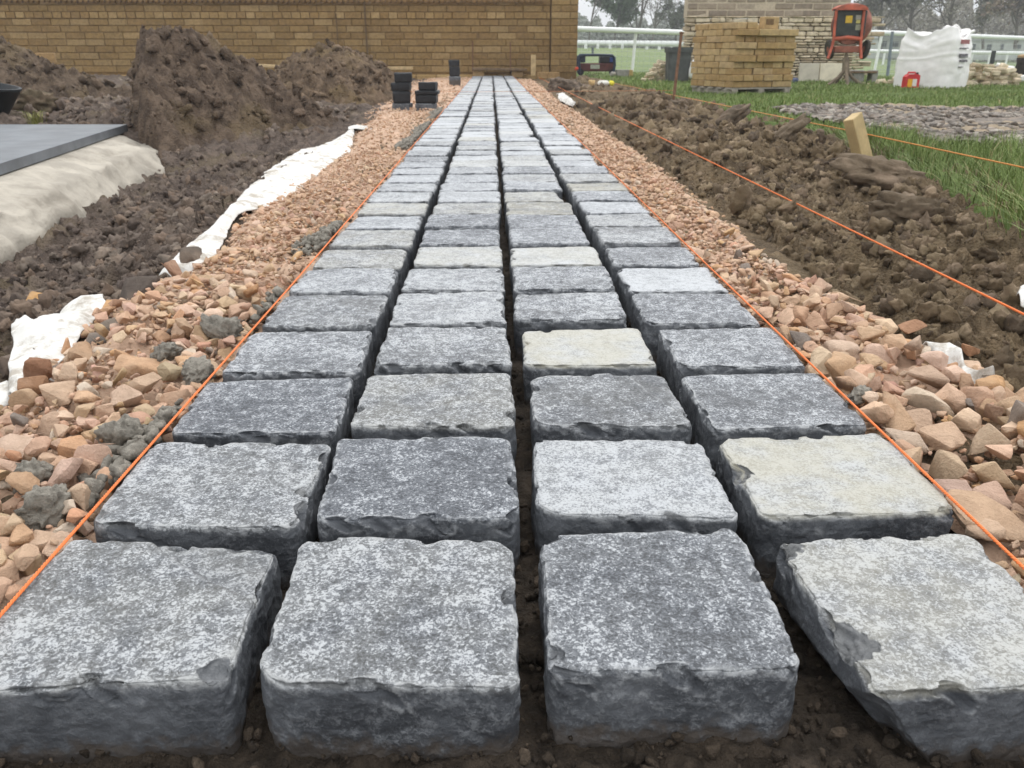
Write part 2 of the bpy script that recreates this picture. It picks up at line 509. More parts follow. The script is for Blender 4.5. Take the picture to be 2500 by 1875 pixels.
# ------------------------------------------------------------------ ground heights
def edge_x(y):
    """where the grass begins on the right"""
    return np.interp(y, [0, 1.2, 2.0, 2.3, 3.1, 4.6, 7.6, 10, 13, 16, 18.5, 19.2, 30], [1.25, 1.25, 1.30, 1.40, 1.60, 1.76, 1.80, 1.86, 1.93, 1.98, 1.95, 2.05, 2.2])
def field_z(x, y):
    b = np.clip(x / np.maximum(y, 1), -.6, .9)
    k = np.interp(b, [-.6, .0, .15, .30, .50, .9], [.6, .9, .95, .6, -.25, -.4])
    far = sstep(y, 24, 75)
    z = far * k
    z = z + sstep(y, 90, 380) * (1.6 - k)            # distant ground comes up to one horizon
    z = z - .14 * sstep(y, 16, 22) * sstep(x, 6, 10) * (1 - far)
    return z
def soil_z(x, y, detail=True):
    x = np.asarray(x, float); y = np.asarray(y, float)
    p = np.stack([x, y, np.zeros_like(x)], 1)
    z = np.full(len(x), -.085)
    # left: gravel shelf, then the trench
    z = np.where(x < -.40, -.055 - .05 * sstep(-x, .55, .85), z)
    tr = sstep(-x, .93, 1.35) * (1 - sstep(y, 4.0, 6.0))
    z = z - .13 * tr
    z = z + .09 * sstep(-x, 1.5, 2.3) * sstep(y, 5.2, 6.2)
    # right: gravel shelf, low soil, bank of thrown soil
    rz = -.055 - .045 * sstep(x, .62, .85)
    cx = edge_x(y) - .42
    amp = np.interp(y, [0, 1.6, 2.4, 3.5, 5, 7, 9, 13, 16, 18], [.0, .0, .03, .115, .125, .10, .10, .05, .04, .0])
    bank = amp * np.exp(-((x - cx) / .30) ** 2) * (1 + .55 * fbm(np.stack([x * .6, y * 1.6, x * 0], 1), 19, 3))
    rz = rz + bank + .06 * sstep(x, edge_x(y) - .35, edge_x(y) + .05)
    rz = np.where((x > .86) & (x < 1.0), np.minimum(rz, -.045), rz)
    z = np.where(x > .48, rz, z)
    onstrip = (x > -.43) & (x < .49)
    if detail:
        rough = np.where(onstrip, .12, np.where((x > -.95) & (x < .78), .25, 1.0))
        z = z + rough * (.034 * fbm(p * 3.1, 3, 4) + .032 * fbm(p * 11, 5, 5, .62))
        near = y < 7
        if near.any():
            d, r = cells2(p[near][:, :2] * 21, 5)
            z[near] += rough[near] * (.036 * r * np.clip(1 - d * d * 2.2, 0, 1))
            d, r = cells2(p[near][:, :2] * 55, 8)
            z[near] += rough[near] * (.018 * r * np.clip(1 - d * d * 2.2, 0, 1))
        far = ~near
        if far.any():
            d, r = cells2(p[far][:, :2] * 9, 5)
            z[far] += rough[far] * (.05 * r * np.clip(1 - d * d * 2, 0, 1))
    bed = onstrip & (y < 19)
    bz = -.071 + .007 * fbm(p * 22, 12, 4, .6) + .004 * fbm(p * 90, 13, 3)
    z = np.where(bed, bz, z)
    cz = (x > .885) & (x < .985) & (y < 14)
    z = np.where(cz, np.minimum(z, -.008), z)
    # under the lawn
    z = np.where(x > edge_x(y) + .25, -.12, z)
    return z

def fan(y0, y1, ny, nx, k, c):
    ys = np.geomspace(y0, y1, ny)
    s = np.linspace(-1, 1, nx)
    X = s[None, :] * (k * ys[:, None] + c); Y = np.repeat(ys[:, None], nx, 1)
    i = np.arange((ny - 1) * nx).reshape(ny - 1, nx)[:, :-1].ravel()
    F = np.stack([i, i + 1, i + nx + 1, i + nx], 1)
    return X.ravel(), Y.ravel(), F

X, Y, F = fan(.22, 20.5, 640, 560, .72, .55)
Z = soil_z(X, Y)
ctint = np.ones((len(X), 3))
ground = structure(mesh_np('ground', np.stack([X, Y, Z], 1), F, M_SOIL, colors=ctint))
# the strip of damp bedding under the setts takes its own material
ground.data.materials.append(M_BED)
fc = np.stack([X, Y], 1)[F].mean(1)
mi = ((fc[:, 0] > -.435) & (fc[:, 0] < .495)).astype(np.int32)
ground.data.polygons.foreach_set('material_index', mi)

# lawn and racecourse field: one sheet out to the horizon, dropped under the building site
X, Y, F = fan(.25, 420, 420, 420, 1.15, 1.0)
site = (X < edge_x(Y)) & (Y < 20)
p = np.stack([X, Y, np.zeros_like(X)], 1)
Z = field_z(X, Y) + .012 * fbm(p * 1.3, 21, 3) * (Y < 40)
Z = Z - .5 * (1 - sstep(X, edge_x(Y) - .06, edge_x(Y) + .03)) * (Y < 21)
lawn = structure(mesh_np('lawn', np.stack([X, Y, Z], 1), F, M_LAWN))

# ------------------------------------------------------------------ setts
M_pat = {}
def sett_mesh(name, quad, h, n, m, seed, parent=None, r1=.011, spheres=(), planes=(), step=None, bottom=False, arc=None):
    quad = np.asarray(quad, float)
    key = []
    g = np.arange(n + 1); k_ = np.arange(m + 1)
    # integer keys of every vertex on the five visible faces
    B = n + 2
    def enc(i, j, k): return (i * B + j) * (m + 2) + k
    F = []
    I, J = np.meshgrid(g[:-1], g[:-1], indexing='ij'); I, J = I.ravel(), J.ravel(); O = np.zeros_like(I)
    F.append(np.stack([enc(I, J, O), enc(I + 1, J, O), enc(I + 1, J + 1, O), enc(I, J + 1, O)], 1))
    I, K = np.meshgrid(g[:-1], k_[:-1], indexing='ij'); I, K = I.ravel(), K.ravel(); O = np.zeros_like(I); T = O + n
    F.append(np.stack([enc(I, O, K + 1), enc(I + 1, O, K + 1), enc(I + 1, O, K), enc(I, O, K)], 1))
    F.append(np.stack([enc(I, T, K), enc(I + 1, T, K), enc(I + 1, T, K + 1), enc(I, T, K + 1)], 1))
    F.append(np.stack([enc(O, I, K), enc(O, I + 1, K), enc(O, I + 1, K + 1), enc(O, I, K + 1)], 1))
    F.append(np.stack([enc(T, I, K + 1), enc(T, I + 1, K + 1), enc(T, I + 1, K), enc(T, I, K)], 1))
    if bottom:
        I, J = np.meshgrid(g[:-1], g[:-1], indexing='ij'); I, J = I.ravel(), J.ravel(); O = np.zeros_like(I) + m
        F.append(np.stack([enc(I, J + 1, O), enc(I + 1, J + 1, O), enc(I + 1, J, O), enc(I, J, O)], 1))
    F = np.concatenate(F)
    uq, inv = np.unique(F.ravel(), return_inverse=True)
    F = inv.reshape(-1, 4)
    kk = uq % (m + 2); ij = uq // (m + 2); jj = ij % B; ii = ij // B
    def sp(t): return t - .45 * np.sin(2 * np.pi * t) / (2 * np.pi)
    a, b = sp(ii / n), sp(jj / n)
    c = (kk / m) ** 1.35
    w = .5 * (np.linalg.norm(quad[1] - quad[0]) + np.linalg.norm(quad[2] - quad[3]))
    d = .5 * (np.linalg.norm(quad[3] - quad[0]) + np.linalg.norm(quad[2] - quad[1]))
    x, y, depth = (a - .5) * w, (b - .5) * d, c * h
    rs = np.random.default_rng(seed)
    # plan corners rounded, each by its own radius
    rr = r1 * rs.uniform(.55, 1.7, 4)
    R = rr[(x > 0) * 1 + (y > 0) * 2]
    qx, qy = np.abs(x) - (w / 2 - R), np.abs(y) - (d / 2 - R)
    din = np.minimum(w / 2 - np.abs(x), d / 2 - np.abs(y))
    corner = (qx > 0) & (qy > 0)
    L = np.hypot(qx, qy) + 1e-9
    f = np.where(corner, np.maximum(qx, qy) / L, 1.0)
    sgx, sgy = np.sign(x), np.sign(y)
    nx = np.where(corner, qx / L, (w / 2 - np.abs(x) < d / 2 - np.abs(y)) * 1.0) * sgx
    ny = np.where(corner, qy / L, (w / 2 - np.abs(x) >= d / 2 - np.abs(y)) * 1.0) * sgy
    x = np.where(corner, sgx * (w / 2 - R + qx * f), x); y = np.where(corner, sgy * (d / 2 - R + qy * f), y)
    off = rs.uniform(-50, 50, 3)
    p = np.stack([x, y, -depth], 1) + off
    side = np.exp(-din / .005)
    # worn top arris
    r2 = .0035 + .0025 * np.clip(fbm(p * 30, seed, 2), -1, 1)
    qi, qz = np.clip(r2 - din, 0, None), np.clip(r2 - depth, 0, None)
    ff = np.maximum(qi, qz) / (np.hypot(qi, qz) + 1e-9)
    both = (qi > 0) & (qz > 0)
    x = x - nx * np.where(both, qi * (1 - ff), 0); y = y - ny * np.where(both, qi * (1 - ff), 0)
    zz = -depth - np.where(both, qz * (1 - ff), 0)
    # rounded foot
    r3 = .005 if bottom else .014
    qz = np.clip(depth - (h - r3), 0, None); qi = np.clip(r3 - din, 0, None)
    ff = np.maximum(qi, qz) / (np.hypot(qi, qz) + 1e-9); bo = (qz > 0) & (qi > 0)
    x = x - nx * np.where(bo, qi * (1 - ff), 0); y = y - ny * np.where(bo, qi * (1 - ff), 0)
    # hand-split sides and slightly uneven top
    rd = np.clip(1 - np.abs(fbm(p * 38, seed + 3, 3, .55)) * 2.2, -1, 1)
    bulge = .0024 * fbm(p * 16, seed + 1, 4, .55) + .0008 * rd + .0007 * fbm(p * 130, seed + 21, 3, .6) + .0016 * np.sin(np.clip(depth / h, 0, 1) * np.pi)
    wob = .0007 * fbm(p * np.array([55, 55, 8]), seed + 8, 3)
    x = x + nx * side * (bulge + wob); y = y + ny * side * (bulge + wob)
    tp = 1 - sstep(depth, .001, .008)
    tilt = rs.uniform(-.012, .012, 2)
    zz = zz + tp * (.0016 * fbm(p * np.array([13, 13, 1]), seed + 4, 3) + .00055 * fbm(p * np.array([110, 110, 1]), seed + 5, 3)) + (x * tilt[0] + y * tilt[1]) * .5
    # flaked arrises: each flake a facet of its own
    cd, cr = cells2(np.stack([p[:, 0] + .9 * p[:, 2], p[:, 1] - .7 * p[:, 2]], 1) * 44, seed + 6)
    cd2, cr2 = cells2(np.stack([p[:, 0] + .9 * p[:, 2], p[:, 1] - .7 * p[:, 2]], 1) * 90, seed + 7)
    dp = .036 * np.clip(cr - .60, 0, 1) ** 1.05 * np.clip(1.1 - 1.25 * cd, 0, 1) + .0038 * np.clip(cr2 - .45, 0, 1) * np.clip(1.2 - cd2, 0, 1) + .0006
    kdip = 1.0 + 1.9 * cr2
    sgn = dp - (din * kdip + depth) / np.sqrt(1 + kdip ** 2)
    cut = np.clip(sgn, 0, None)
    nn = np.sqrt(1 + kdip ** 2)
    x = x - nx * cut * kdip / nn; y = y - ny * cut * kdip / nn; zz = zz - cut / nn
    chip = np.clip((sgn - .0006) / .0012, 0, 1) * (.35 + .65 * (cr2 > .4))
    wear = np.exp(-((din * .8 + depth * 1.5) / .0042) ** 1.3) * (1 - chip) + .75 * np.exp(-((sgn + .0008) / .0011) ** 2)
    # layered flake: part of the top a few millimetres lower
    A, Bq = x / w + .5, y / d + .5
    top = tp.copy()
    if step is not None:
        (sa, sb), (sn_a, sn_b), dz = step
        sd = (A - sa) * sn_a + (Bq - sb) * sn_b + .02 * fbm(p * 35, seed + 9, 3)
        k = sstep(sd, 0, .018)
        zz = zz - dz * k * tp
        step_shade = np.exp(-((sd - .005) / .012) ** 2) * tp  # thin shadow at the foot of the step, painted dark
        chip = np.maximum(np.maximum(chip, .85 * step_shade), .30 * k * tp); wear = np.maximum(wear * (1 - step_shade), .8 * np.exp(-((sd + .012) / .008) ** 2) * tp)
    ctr = quad.mean(0)
    A = A[:, None]; Bq = Bq[:, None]
    W = (1 - A) * (1 - Bq) * quad[3] + A * (1 - Bq) * quad[2] + A * Bq * quad[1] + (1 - A) * Bq * quad[0]
    tap = 1 - .035 * np.clip(depth / h, 0, 1)
    W = (W - ctr) * tap[:, None]
    V = np.stack([W[:, 0], W[:, 1], zz], 1)
    for (sc_, sr) in spheres:                      # shell-shaped scars, centres in world space
        q = V - (np.array(sc_) - np.array([*ctr, 0])); L = np.linalg.norm(q, axis=1)
        sr = sr * (1 + .16 * fbm(V * 45 + off, seed + 31, 3) + .06 * fbm(V * 150 + off, seed + 32, 2))
        ins = L < sr
        rip = .0009 * np.sin((V[ins] @ np.array([.7, .5, .5])) * 700)
        V[ins] = V[ins] + q[ins] / np.maximum(L[ins], 1e-6)[:, None] * (sr[ins] - L[ins] + rip)[:, None]
        chip = np.where(ins, .75, chip); top = np.where(ins, .25, top)
        wear = np.maximum(wear, .7 * np.exp(-((L - sr) / .0018) ** 2))
    if arc is not None:                            # half-round tool mark on the front face
        (ax_, az_), ar = arc
        L = np.hypot(V[:, 0] + ctr[0] - ax_, V[:, 2] - az_)
        ring = np.maximum(np.exp(-((L - ar) / .0016) ** 2), .6 * np.exp(-((L - ar * .72) / .0012) ** 2)) * (V[:, 2] < az_) * (V[:, 1] < -.08)
        V[:, 1] += .0016 * ring; chip = np.maximum(chip, ring)
    for (pp, pn) in planes:
        pn = np.array(pn, float); pn /= np.linalg.norm(pn)
        q = V - (np.array(pp) - np.array([*ctr, 0])); s_ = q @ pn + .003 * fbm(V * 40 + off, seed + 15, 3)
        ins = s_ > 0
        V[ins] = V[ins] - np.outer(s_[ins], pn)
        chip = np.where(ins, .6, chip); top = np.where(ins, .1, top)
    o = mesh_np(name, V, F, M_SETT, parent, True, attrs={'top': top, 'wear': np.clip(wear, 0, 1), 'chip': chip})
    o.location = (ctr[0], ctr[1], 0)
    return o

# the seven nearest rows, corner by corner (back left, back right, front right, front left), left column to right column
NEAR = [
[((-0.399,0.681),(-0.205,0.664),(-0.199,0.487),(-0.408,0.481)),((-0.181,0.681),(0.014,0.670),(0.016,0.475),(-0.176,0.487)),((0.043,0.677),(0.231,0.684),(0.229,0.485),(0.041,0.492)),((0.266,0.664),(0.455,0.676),(0.448,0.473),(0.275,0.463))],
[((-0.401,0.890),(-0.193,0.882),(-0.196,0.698),(-0.393,0.705)),((-0.184,0.899),(0.016,0.897),(0.024,0.711),(-0.174,0.711)),((0.047,0.890),(0.241,0.885),(0.241,0.708),(0.042,0.720)),((0.267,0.885),(0.468,0.893),(0.462,0.712),(0.267,0.708))],
[((-0.399,1.092),(-0.201,1.100),(-0.194,0.915),(-0.394,0.920)),((-0.176,1.106),(0.022,1.113),(0.024,0.926),(-0.175,0.931)),((0.054,1.103),(0.240,1.108),(0.245,0.923),(0.051,0.930)),((0.267,1.098),(0.466,1.103),(0.460,0.918),(0.270,0.918))],
[((-0.393,1.305),(-0.202,1.313),(-0.195,1.119),(-0.391,1.120)),((-0.172,1.321),(0.019,1.325),(0.023,1.139),(-0.174,1.141)),((0.050,1.303),(0.242,1.320),(0.242,1.141),(0.047,1.146)),((0.275,1.310),(0.463,1.314),(0.459,1.129),(0.275,1.134))],
[((-0.388,1.524),(-0.201,1.531),(-0.202,1.334),(-0.391,1.339)),((-0.178,1.536),(0.017,1.543),(0.019,1.342),(-0.173,1.338)),((0.043,1.531),(0.236,1.537),(0.230,1.360),(0.039,1.364)),((0.265,1.525),(0.456,1.527),(0.453,1.332),(0.261,1.346))],
[((-0.390,1.727),(-0.202,1.736),(-0.200,1.548),(-0.391,1.546)),((-0.177,1.743),(0.017,1.745),(0.021,1.565),(-0.178,1.570)),((0.044,1.738),(0.240,1.740),(0.237,1.560),(0.042,1.553)),((0.265,1.725),(0.458,1.735),(0.455,1.544),(0.266,1.548))],
[((-0.392,1.933),(-0.201,1.929),(-0.200,1.750),(-0.391,1.755)),((-0.174,1.954),(0.017,1.958),(0.019,1.767),(-0.172,1.779)),((0.045,1.940),(0.242,1.944),(0.237,1.769),(0.040,1.766)),((0.266,1.926),(0.455,1.930),(0.448,1.750),(0.263,1.761))],
]
# (yellow weathering, paleness, unused) per stone
TONE = [
[(.22,.62),(.15,.60),(.06,.45),(.55,.78)],
[(.15,.66),(.0,.40),(.12,.86),(1.0,.92)],
[(.0,.40),(.30,.60),(.12,.40),(.06,.48)],
[(.05,.66),(.10,.62),(.95,.98),(.05,.66)],
[(.12,.55),(.10,.80),(.08,.62),(.03,.52)],
[(.05,.76),(.08,.78),(.05,.62),(.05,.98)],
[(.40,.70),(.55,.90),(.60,.98),(.05,.56)],
]
COLNAME = ['outer left column', 'inner left column', 'inner right column', 'outer right column']
ORD = ['nearest', 'second', 'third', 'fourth', 'fifth', 'sixth', 'seventh', 'eighth', 'ninth', 'tenth', 'eleventh', 'twelfth', 'thirteenth', 'fourteenth', 'fifteenth', 'sixteenth', 'seventeenth', 'eighteenth', 'nineteenth', 'twentieth']
LOOK = [
['grey sett with a lowered flake at its back corner, front left of the path', 'squarish grey sett with streaked rounded front, nearest in the inner left column', 'dark speckled sett with smooth front face, nearest in the inner right column', 'chipped pale sett with a shell-shaped scar, front right corner of the path'],
['frosted grey sett behind the flaked front left sett', 'dark evenly speckled sett, second row, inner left column', 'pale fine grained sett with flaked back edge, second row, inner right column', 'large cream topped sett behind the shell-scarred sett at right'],
['dark frosted sett against the left orange cord, third row', 'greenish grey sett, third row, inner left column', 'dark sett with a worn right corner, third row, inner right column', 'dark sett against the right orange cord, behind the large cream sett'],
['pale frosted sett, fourth row, outer left column', 'mid grey sett, fourth row, inner left column', 'cream yellow sett in the middle of the path, fourth row', 'mid grey sett beside the cream yellow sett, outer right column'],
['finely speckled sett, fifth row, outer left column', 'light grey sett, fifth row, inner left column', 'mid grey sett behind the cream yellow sett, fifth row', 'slate grey sett, fifth row, outer right column'],
['light grey sett, sixth row, outer left column', 'light grey sett, sixth row, inner left column', 'mid grey sett, sixth row, inner right column', 'very pale sett, sixth row, outer right column'],
['sett with a yellow stain near its back edge, seventh row, outer left column', 'pale faintly yellow sett, seventh row, inner left column', 'cream tinted sett, seventh row, inner right column', 'mid grey sett, seventh row, outer right column'],
]
G_SETT = 'grey stone setts laid in four columns along the path'
scoop = P(1250 + 1360 / 1.7016, 900 + 1120 / 1.7016)
chipA = P(880 / 1.7016, 900 + 1250 / 1.7016)
for r in range(7):
    n = (130, 112, 84, 64, 50, 40, 34)[r]
    for c in range(4):
        kw = {}
        if (r, c) == (0, 0):
            arcp = Q(215 / 1.7016, 900 + 1340 / 1.7016, .478)
            kw = dict(arc=((arcp[0], arcp[2]), .0165), step=((.62, .80), (.62, .78), .0065), spheres=[((chipA[0] + .012, chipA[1] - .004, .016), .0245)])
        if (r, c) == (0, 3):
            kw = dict(spheres=[((scoop[0] - .004, scoop[1], .019), .0335), ((.262, .655, .02), .031)],
                      planes=[((.292, .463, -.022), (-.62, -.42, -.52)), ((.275, .50, -.035), (-.8, -.1, -.6))])
        if (r, c) == (0, 1): kw = dict(r1=.017)
        if (r, c) == (0, 2): kw = dict(r1=.016)
        if (r, c) == (1, 2): kw = dict(r1=.02, spheres=[((.242, .888, .012), .021)])
        if (r, c) == (1, 3): kw = dict(spheres=[((.262, .80, .006), .022)])
        if (r, c) == (2, 2): kw = dict(r1=.018, step=((.86, .5), (.95, .3), .003))
        if (r, c) == (4, 0): kw = dict(spheres=[((-.196, 1.36, .01), .018)])
        qn = np.array(NEAR[r][c]); qn = qn.mean(0) + (qn - qn.mean(0)) * np.array([1.018, 1.012])
        o = sett_mesh('sett', qn, .10, n, max(8, int(n * .55)), 100 + r * 4 + c, **kw)
        o.location.z = random.uniform(-.002, .002)
        ty, tpale = TONE[r][c]
        o.color = (ty, tpale, 0, 1)
        tag(o, LOOK[r][c], 'sett', G_SETT)
        if r == 0 and c == 0: o.location.z = .0
COLX = [(-.391, -.200), (-.175, .019), (.043, .240), (.265, .457)]
rs = np.random.default_rng(5)
far_lib = {}
far_v, far_f, far_a, nfv = [], [], [[], [], []], 0
for r in range(7, 87):
    yf = .485 + .2125 * r - .006 * (r > 20)
    for c in range(4):
        jit = rs.normal(0, .0045, 8)
        y0 = yf + rs.normal(0, .006); dl = .193 + rs.normal(0, .005)
        x0, x1 = COLX[c]
        q = [(x0 + jit[0], y0 + dl + jit[1]), (x1 + jit[2], y0 + dl + jit[3] * .6), (x1 + jit[4], y0 + jit[5] * .6), (x0 + jit[6], y0 + jit[7] * .6)]
        big = rs.random() < .08
        if big: q[1] = (q[1][0] - .022, q[1][1]); q[2] = (q[2][0] - .018, q[2][1])
        if r < 20: n, m = 22, 10
        elif r < 40: n, m = 12, 6
        else: n, m = 8, 4
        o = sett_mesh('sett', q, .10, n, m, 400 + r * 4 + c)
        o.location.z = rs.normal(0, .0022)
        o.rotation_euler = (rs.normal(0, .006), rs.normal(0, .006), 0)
        pale = float(np.clip(rs.normal(.70 + .22 * min(1, (r - 7) / 14), .12), .45, 1.15)); yel = float(rs.random() ** 4 * .8)  # paler with distance: dust and grazing sky sheen put into the colour
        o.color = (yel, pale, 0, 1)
        if r < 20:
            lab = f'{"pale" if pale > .78 else "mid grey" if pale > .55 else "dark grey"}{" yellowish" if yel > .3 else ""} sett, {ORD[r]} row from the front, {COLNAME[c]}'
        elif r < 75:
            lab = f'small distant grey sett far down the path, {COLNAME[c]}, beyond the twentieth row'
        if r < 75:
            tag(o, lab, 'sett', G_SETT)
        else:                                           # the last rows before the wall, a few pixels high: one object
            me = o.data
            v = np.empty(len(me.vertices) * 3, np.float32); me.vertices.foreach_get('co', v)
            v = v.reshape(-1, 3) + np.array(o.location)
            ff = np.empty(len(me.loops), np.int32); me.loops.foreach_get('vertex_index', ff)
            far_v.append(v); far_f.append(ff.reshape(-1, 4) + nfv); nfv += len(v)
            for k, an in enumerate(('top', 'wear', 'chip')):
                av = np.empty(len(v), np.float32); me.attributes[an].data.foreach_get('value', av); far_a[k].append(av)
            bpy.data.objects.remove(o); bpy.data.meshes.remove(me)
o = mesh_np('far_setts', np.concatenate(far_v), np.concatenate(far_f), M_SETT, attrs={k: np.concatenate(a) for k, a in zip(('top', 'wear', 'chip'), far_a)})
o.color = (.05, .72, 0, 1)
stuff(o, 'last pale rows of setts where the path meets the brown wall', 'setts')

# ------------------------------------------------------------------ rocks
def ico(sub):
    import bmesh
    bm = bmesh.new(); bmesh.ops.create_icosphere(bm, subdivisions=sub, radius=1.0)
    V = np.array([v.co[:] for v in bm.verts]); F = np.array([[v.index for v in f.verts] for f in bm.faces]); bm.free()
    return V, F
ICO = {k: ico(k) for k in (1, 2, 3, 4)}
def rock_shape(seed, sub, flat=.6, soft=.035, rough=.05):
    V, F = ICO[sub]
    r = np.random.default_rng(seed)
    npl = r.integers(6, 11)
    n = r.normal(size=(npl, 3)); n /= np.linalg.norm(n, axis=1)[:, None]
    n = np.concatenate([n, [[0, 0, 1], [0, 0, -1], [1, 0, 0], [-1, 0, 0], [0, 1, 0], [0, -1, 0]]])
    d = np.concatenate([r.uniform(.50, .92, npl), [.8, .8, 1, 1, 1, 1]])
    t = np.clip(V @ n.T, 1e-3, None) / d
    k = 1 / soft
    rad_ = 1 / (np.sum(t ** k, 1) ** (1 / k))
    S = V * rad_[:, None]
    S = S * (1 + rough * fbm(S * 2.6 + seed * 3.1, seed, 3)[:, None] + rough * .6 * fbm(S * 9 + seed, seed + 1, 2)[:, None])
    S = S * np.array([1.0, r.uniform(.62, .95), flat * r.uniform(.75, 1.2)])
    return S, F
def chip_shape(seed, lod, flat=.6):
    """angular broken stone: convex hull with slightly worn edges; lod 3 is the finest"""
    import bmesh
    r = np.random.default_rng(seed)
    n = int(r.integers(9, 15))
    q = r.normal(size=(n, 3)); q /= np.linalg.norm(q, axis=1)[:, None]
    q = np.sign(q) * np.abs(q) ** r.uniform(.55, 1.0) * r.uniform(.78, 1.05, (n, 1))
    q *= np.array([1.0, r.uniform(.6, .95), flat * r.uniform(.75, 1.25)])
    bm = bmesh.new()
    for p_ in q: bm.verts.new(p_)
    res = bmesh.ops.convex_hull(bm, input=bm.verts[:])
    bmesh.ops.delete(bm, geom=[e for e in set(res['geom_interior'] + res['geom_unused']) if isinstance(e, bmesh.types.BMVert)], context='VERTS')
    bmesh.ops.dissolve_limit(bm, angle_limit=rad(14), verts=bm.verts[:], edges=bm.edges[:])
    if lod >= 2:
        bmesh.ops.bevel(bm, geom=bm.edges[:], offset=.075 if lod == 3 else .09, segments=2 if lod == 3 else 1, affect='EDGES', profile=.6)
    bmesh.ops.triangulate(bm, faces=bm.faces[:])
    if lod == 3:
        bmesh.ops.subdivide_edges(bm, edges=[e for e in bm.edges if e.calc_length() > .28], cuts=2, use_grid_fill=True)
        bmesh.ops.triangulate(bm, faces=bm.faces[:])
    bm.verts.index_update()
    V = np.array([v.co[:] for v in bm.verts]); F = np.array([[v.index for v in f.verts] for f in bm.faces]); bm.free()
    if lod == 3: V = V + V * (.045 * fbm(V * 3.5 + seed, seed, 3) + .025 * fbm(V * 11 + seed, seed + 1, 2))[:, None]
    return V, F
def rand_rot(r, lie=.35):
    a, b, c = r.normal(0, lie), r.normal(0, lie), r.uniform(0, 2 * np.pi)
    return np.array((Matrix.Rotation(a, 3, 'X') @ Matrix.Rotation(b, 3, 'Y') @ Matrix.Rotation(c, 3, 'Z')))
SAND = np.array([1.16, 1.13, 1.08]) * np.array([(.49, .335, .24), (.51, .36, .265), (.47, .315, .22), (.53, .39, .295), (.45, .31, .225), (.49, .305, .19), (.54, .41, .315), (.42, .28, .20), (.48, .345, .255)])
def sandstone(r):
    c = SAND[r.integers(len(SAND))] * r.uniform(.88, 1.10)
    return np.clip(c + r.normal(0, .012, 3), .02, .8)
class Scatter:
    def __init__(s, seed): s.V = []; s.F = []; s.C = []; s.n = 0; s.r = np.random.default_rng(seed); s.lib = {}
    def shape(s, sub, flat, soft, rough, nv=10):
        k = (sub, flat, soft, rough)
        if k not in s.lib: s.lib[k] = [chip_shape(900 + i * 7 + sub, sub, flat) for i in range(26)] if soft < .04 else [rock_shape(900 + i * 7 + sub, sub, flat, soft, rough) for i in range(nv)]
        return s.lib[k][s.r.integers(len(s.lib[k]))]
    def put(s, p, size, sub, col, flat=.6, soft=.03, rough=.05, lie=.35):
        S, F = s.shape(sub, flat, soft, rough)
        s.V.append((S * size) @ rand_rot(s.r, lie).T + np.asarray(p)); s.F.append(F + s.n); s.n += len(S)
        s.C.append(np.repeat(np.asarray(col)[None, :], len(S), 0))
    def build(s, name, mat, sharp=None):
        o = mesh_np(name, np.concatenate(s.V), np.concatenate(s.F), mat, colors=np.concatenate(s.C))
        return autosmooth(o, sharp) if sharp else o

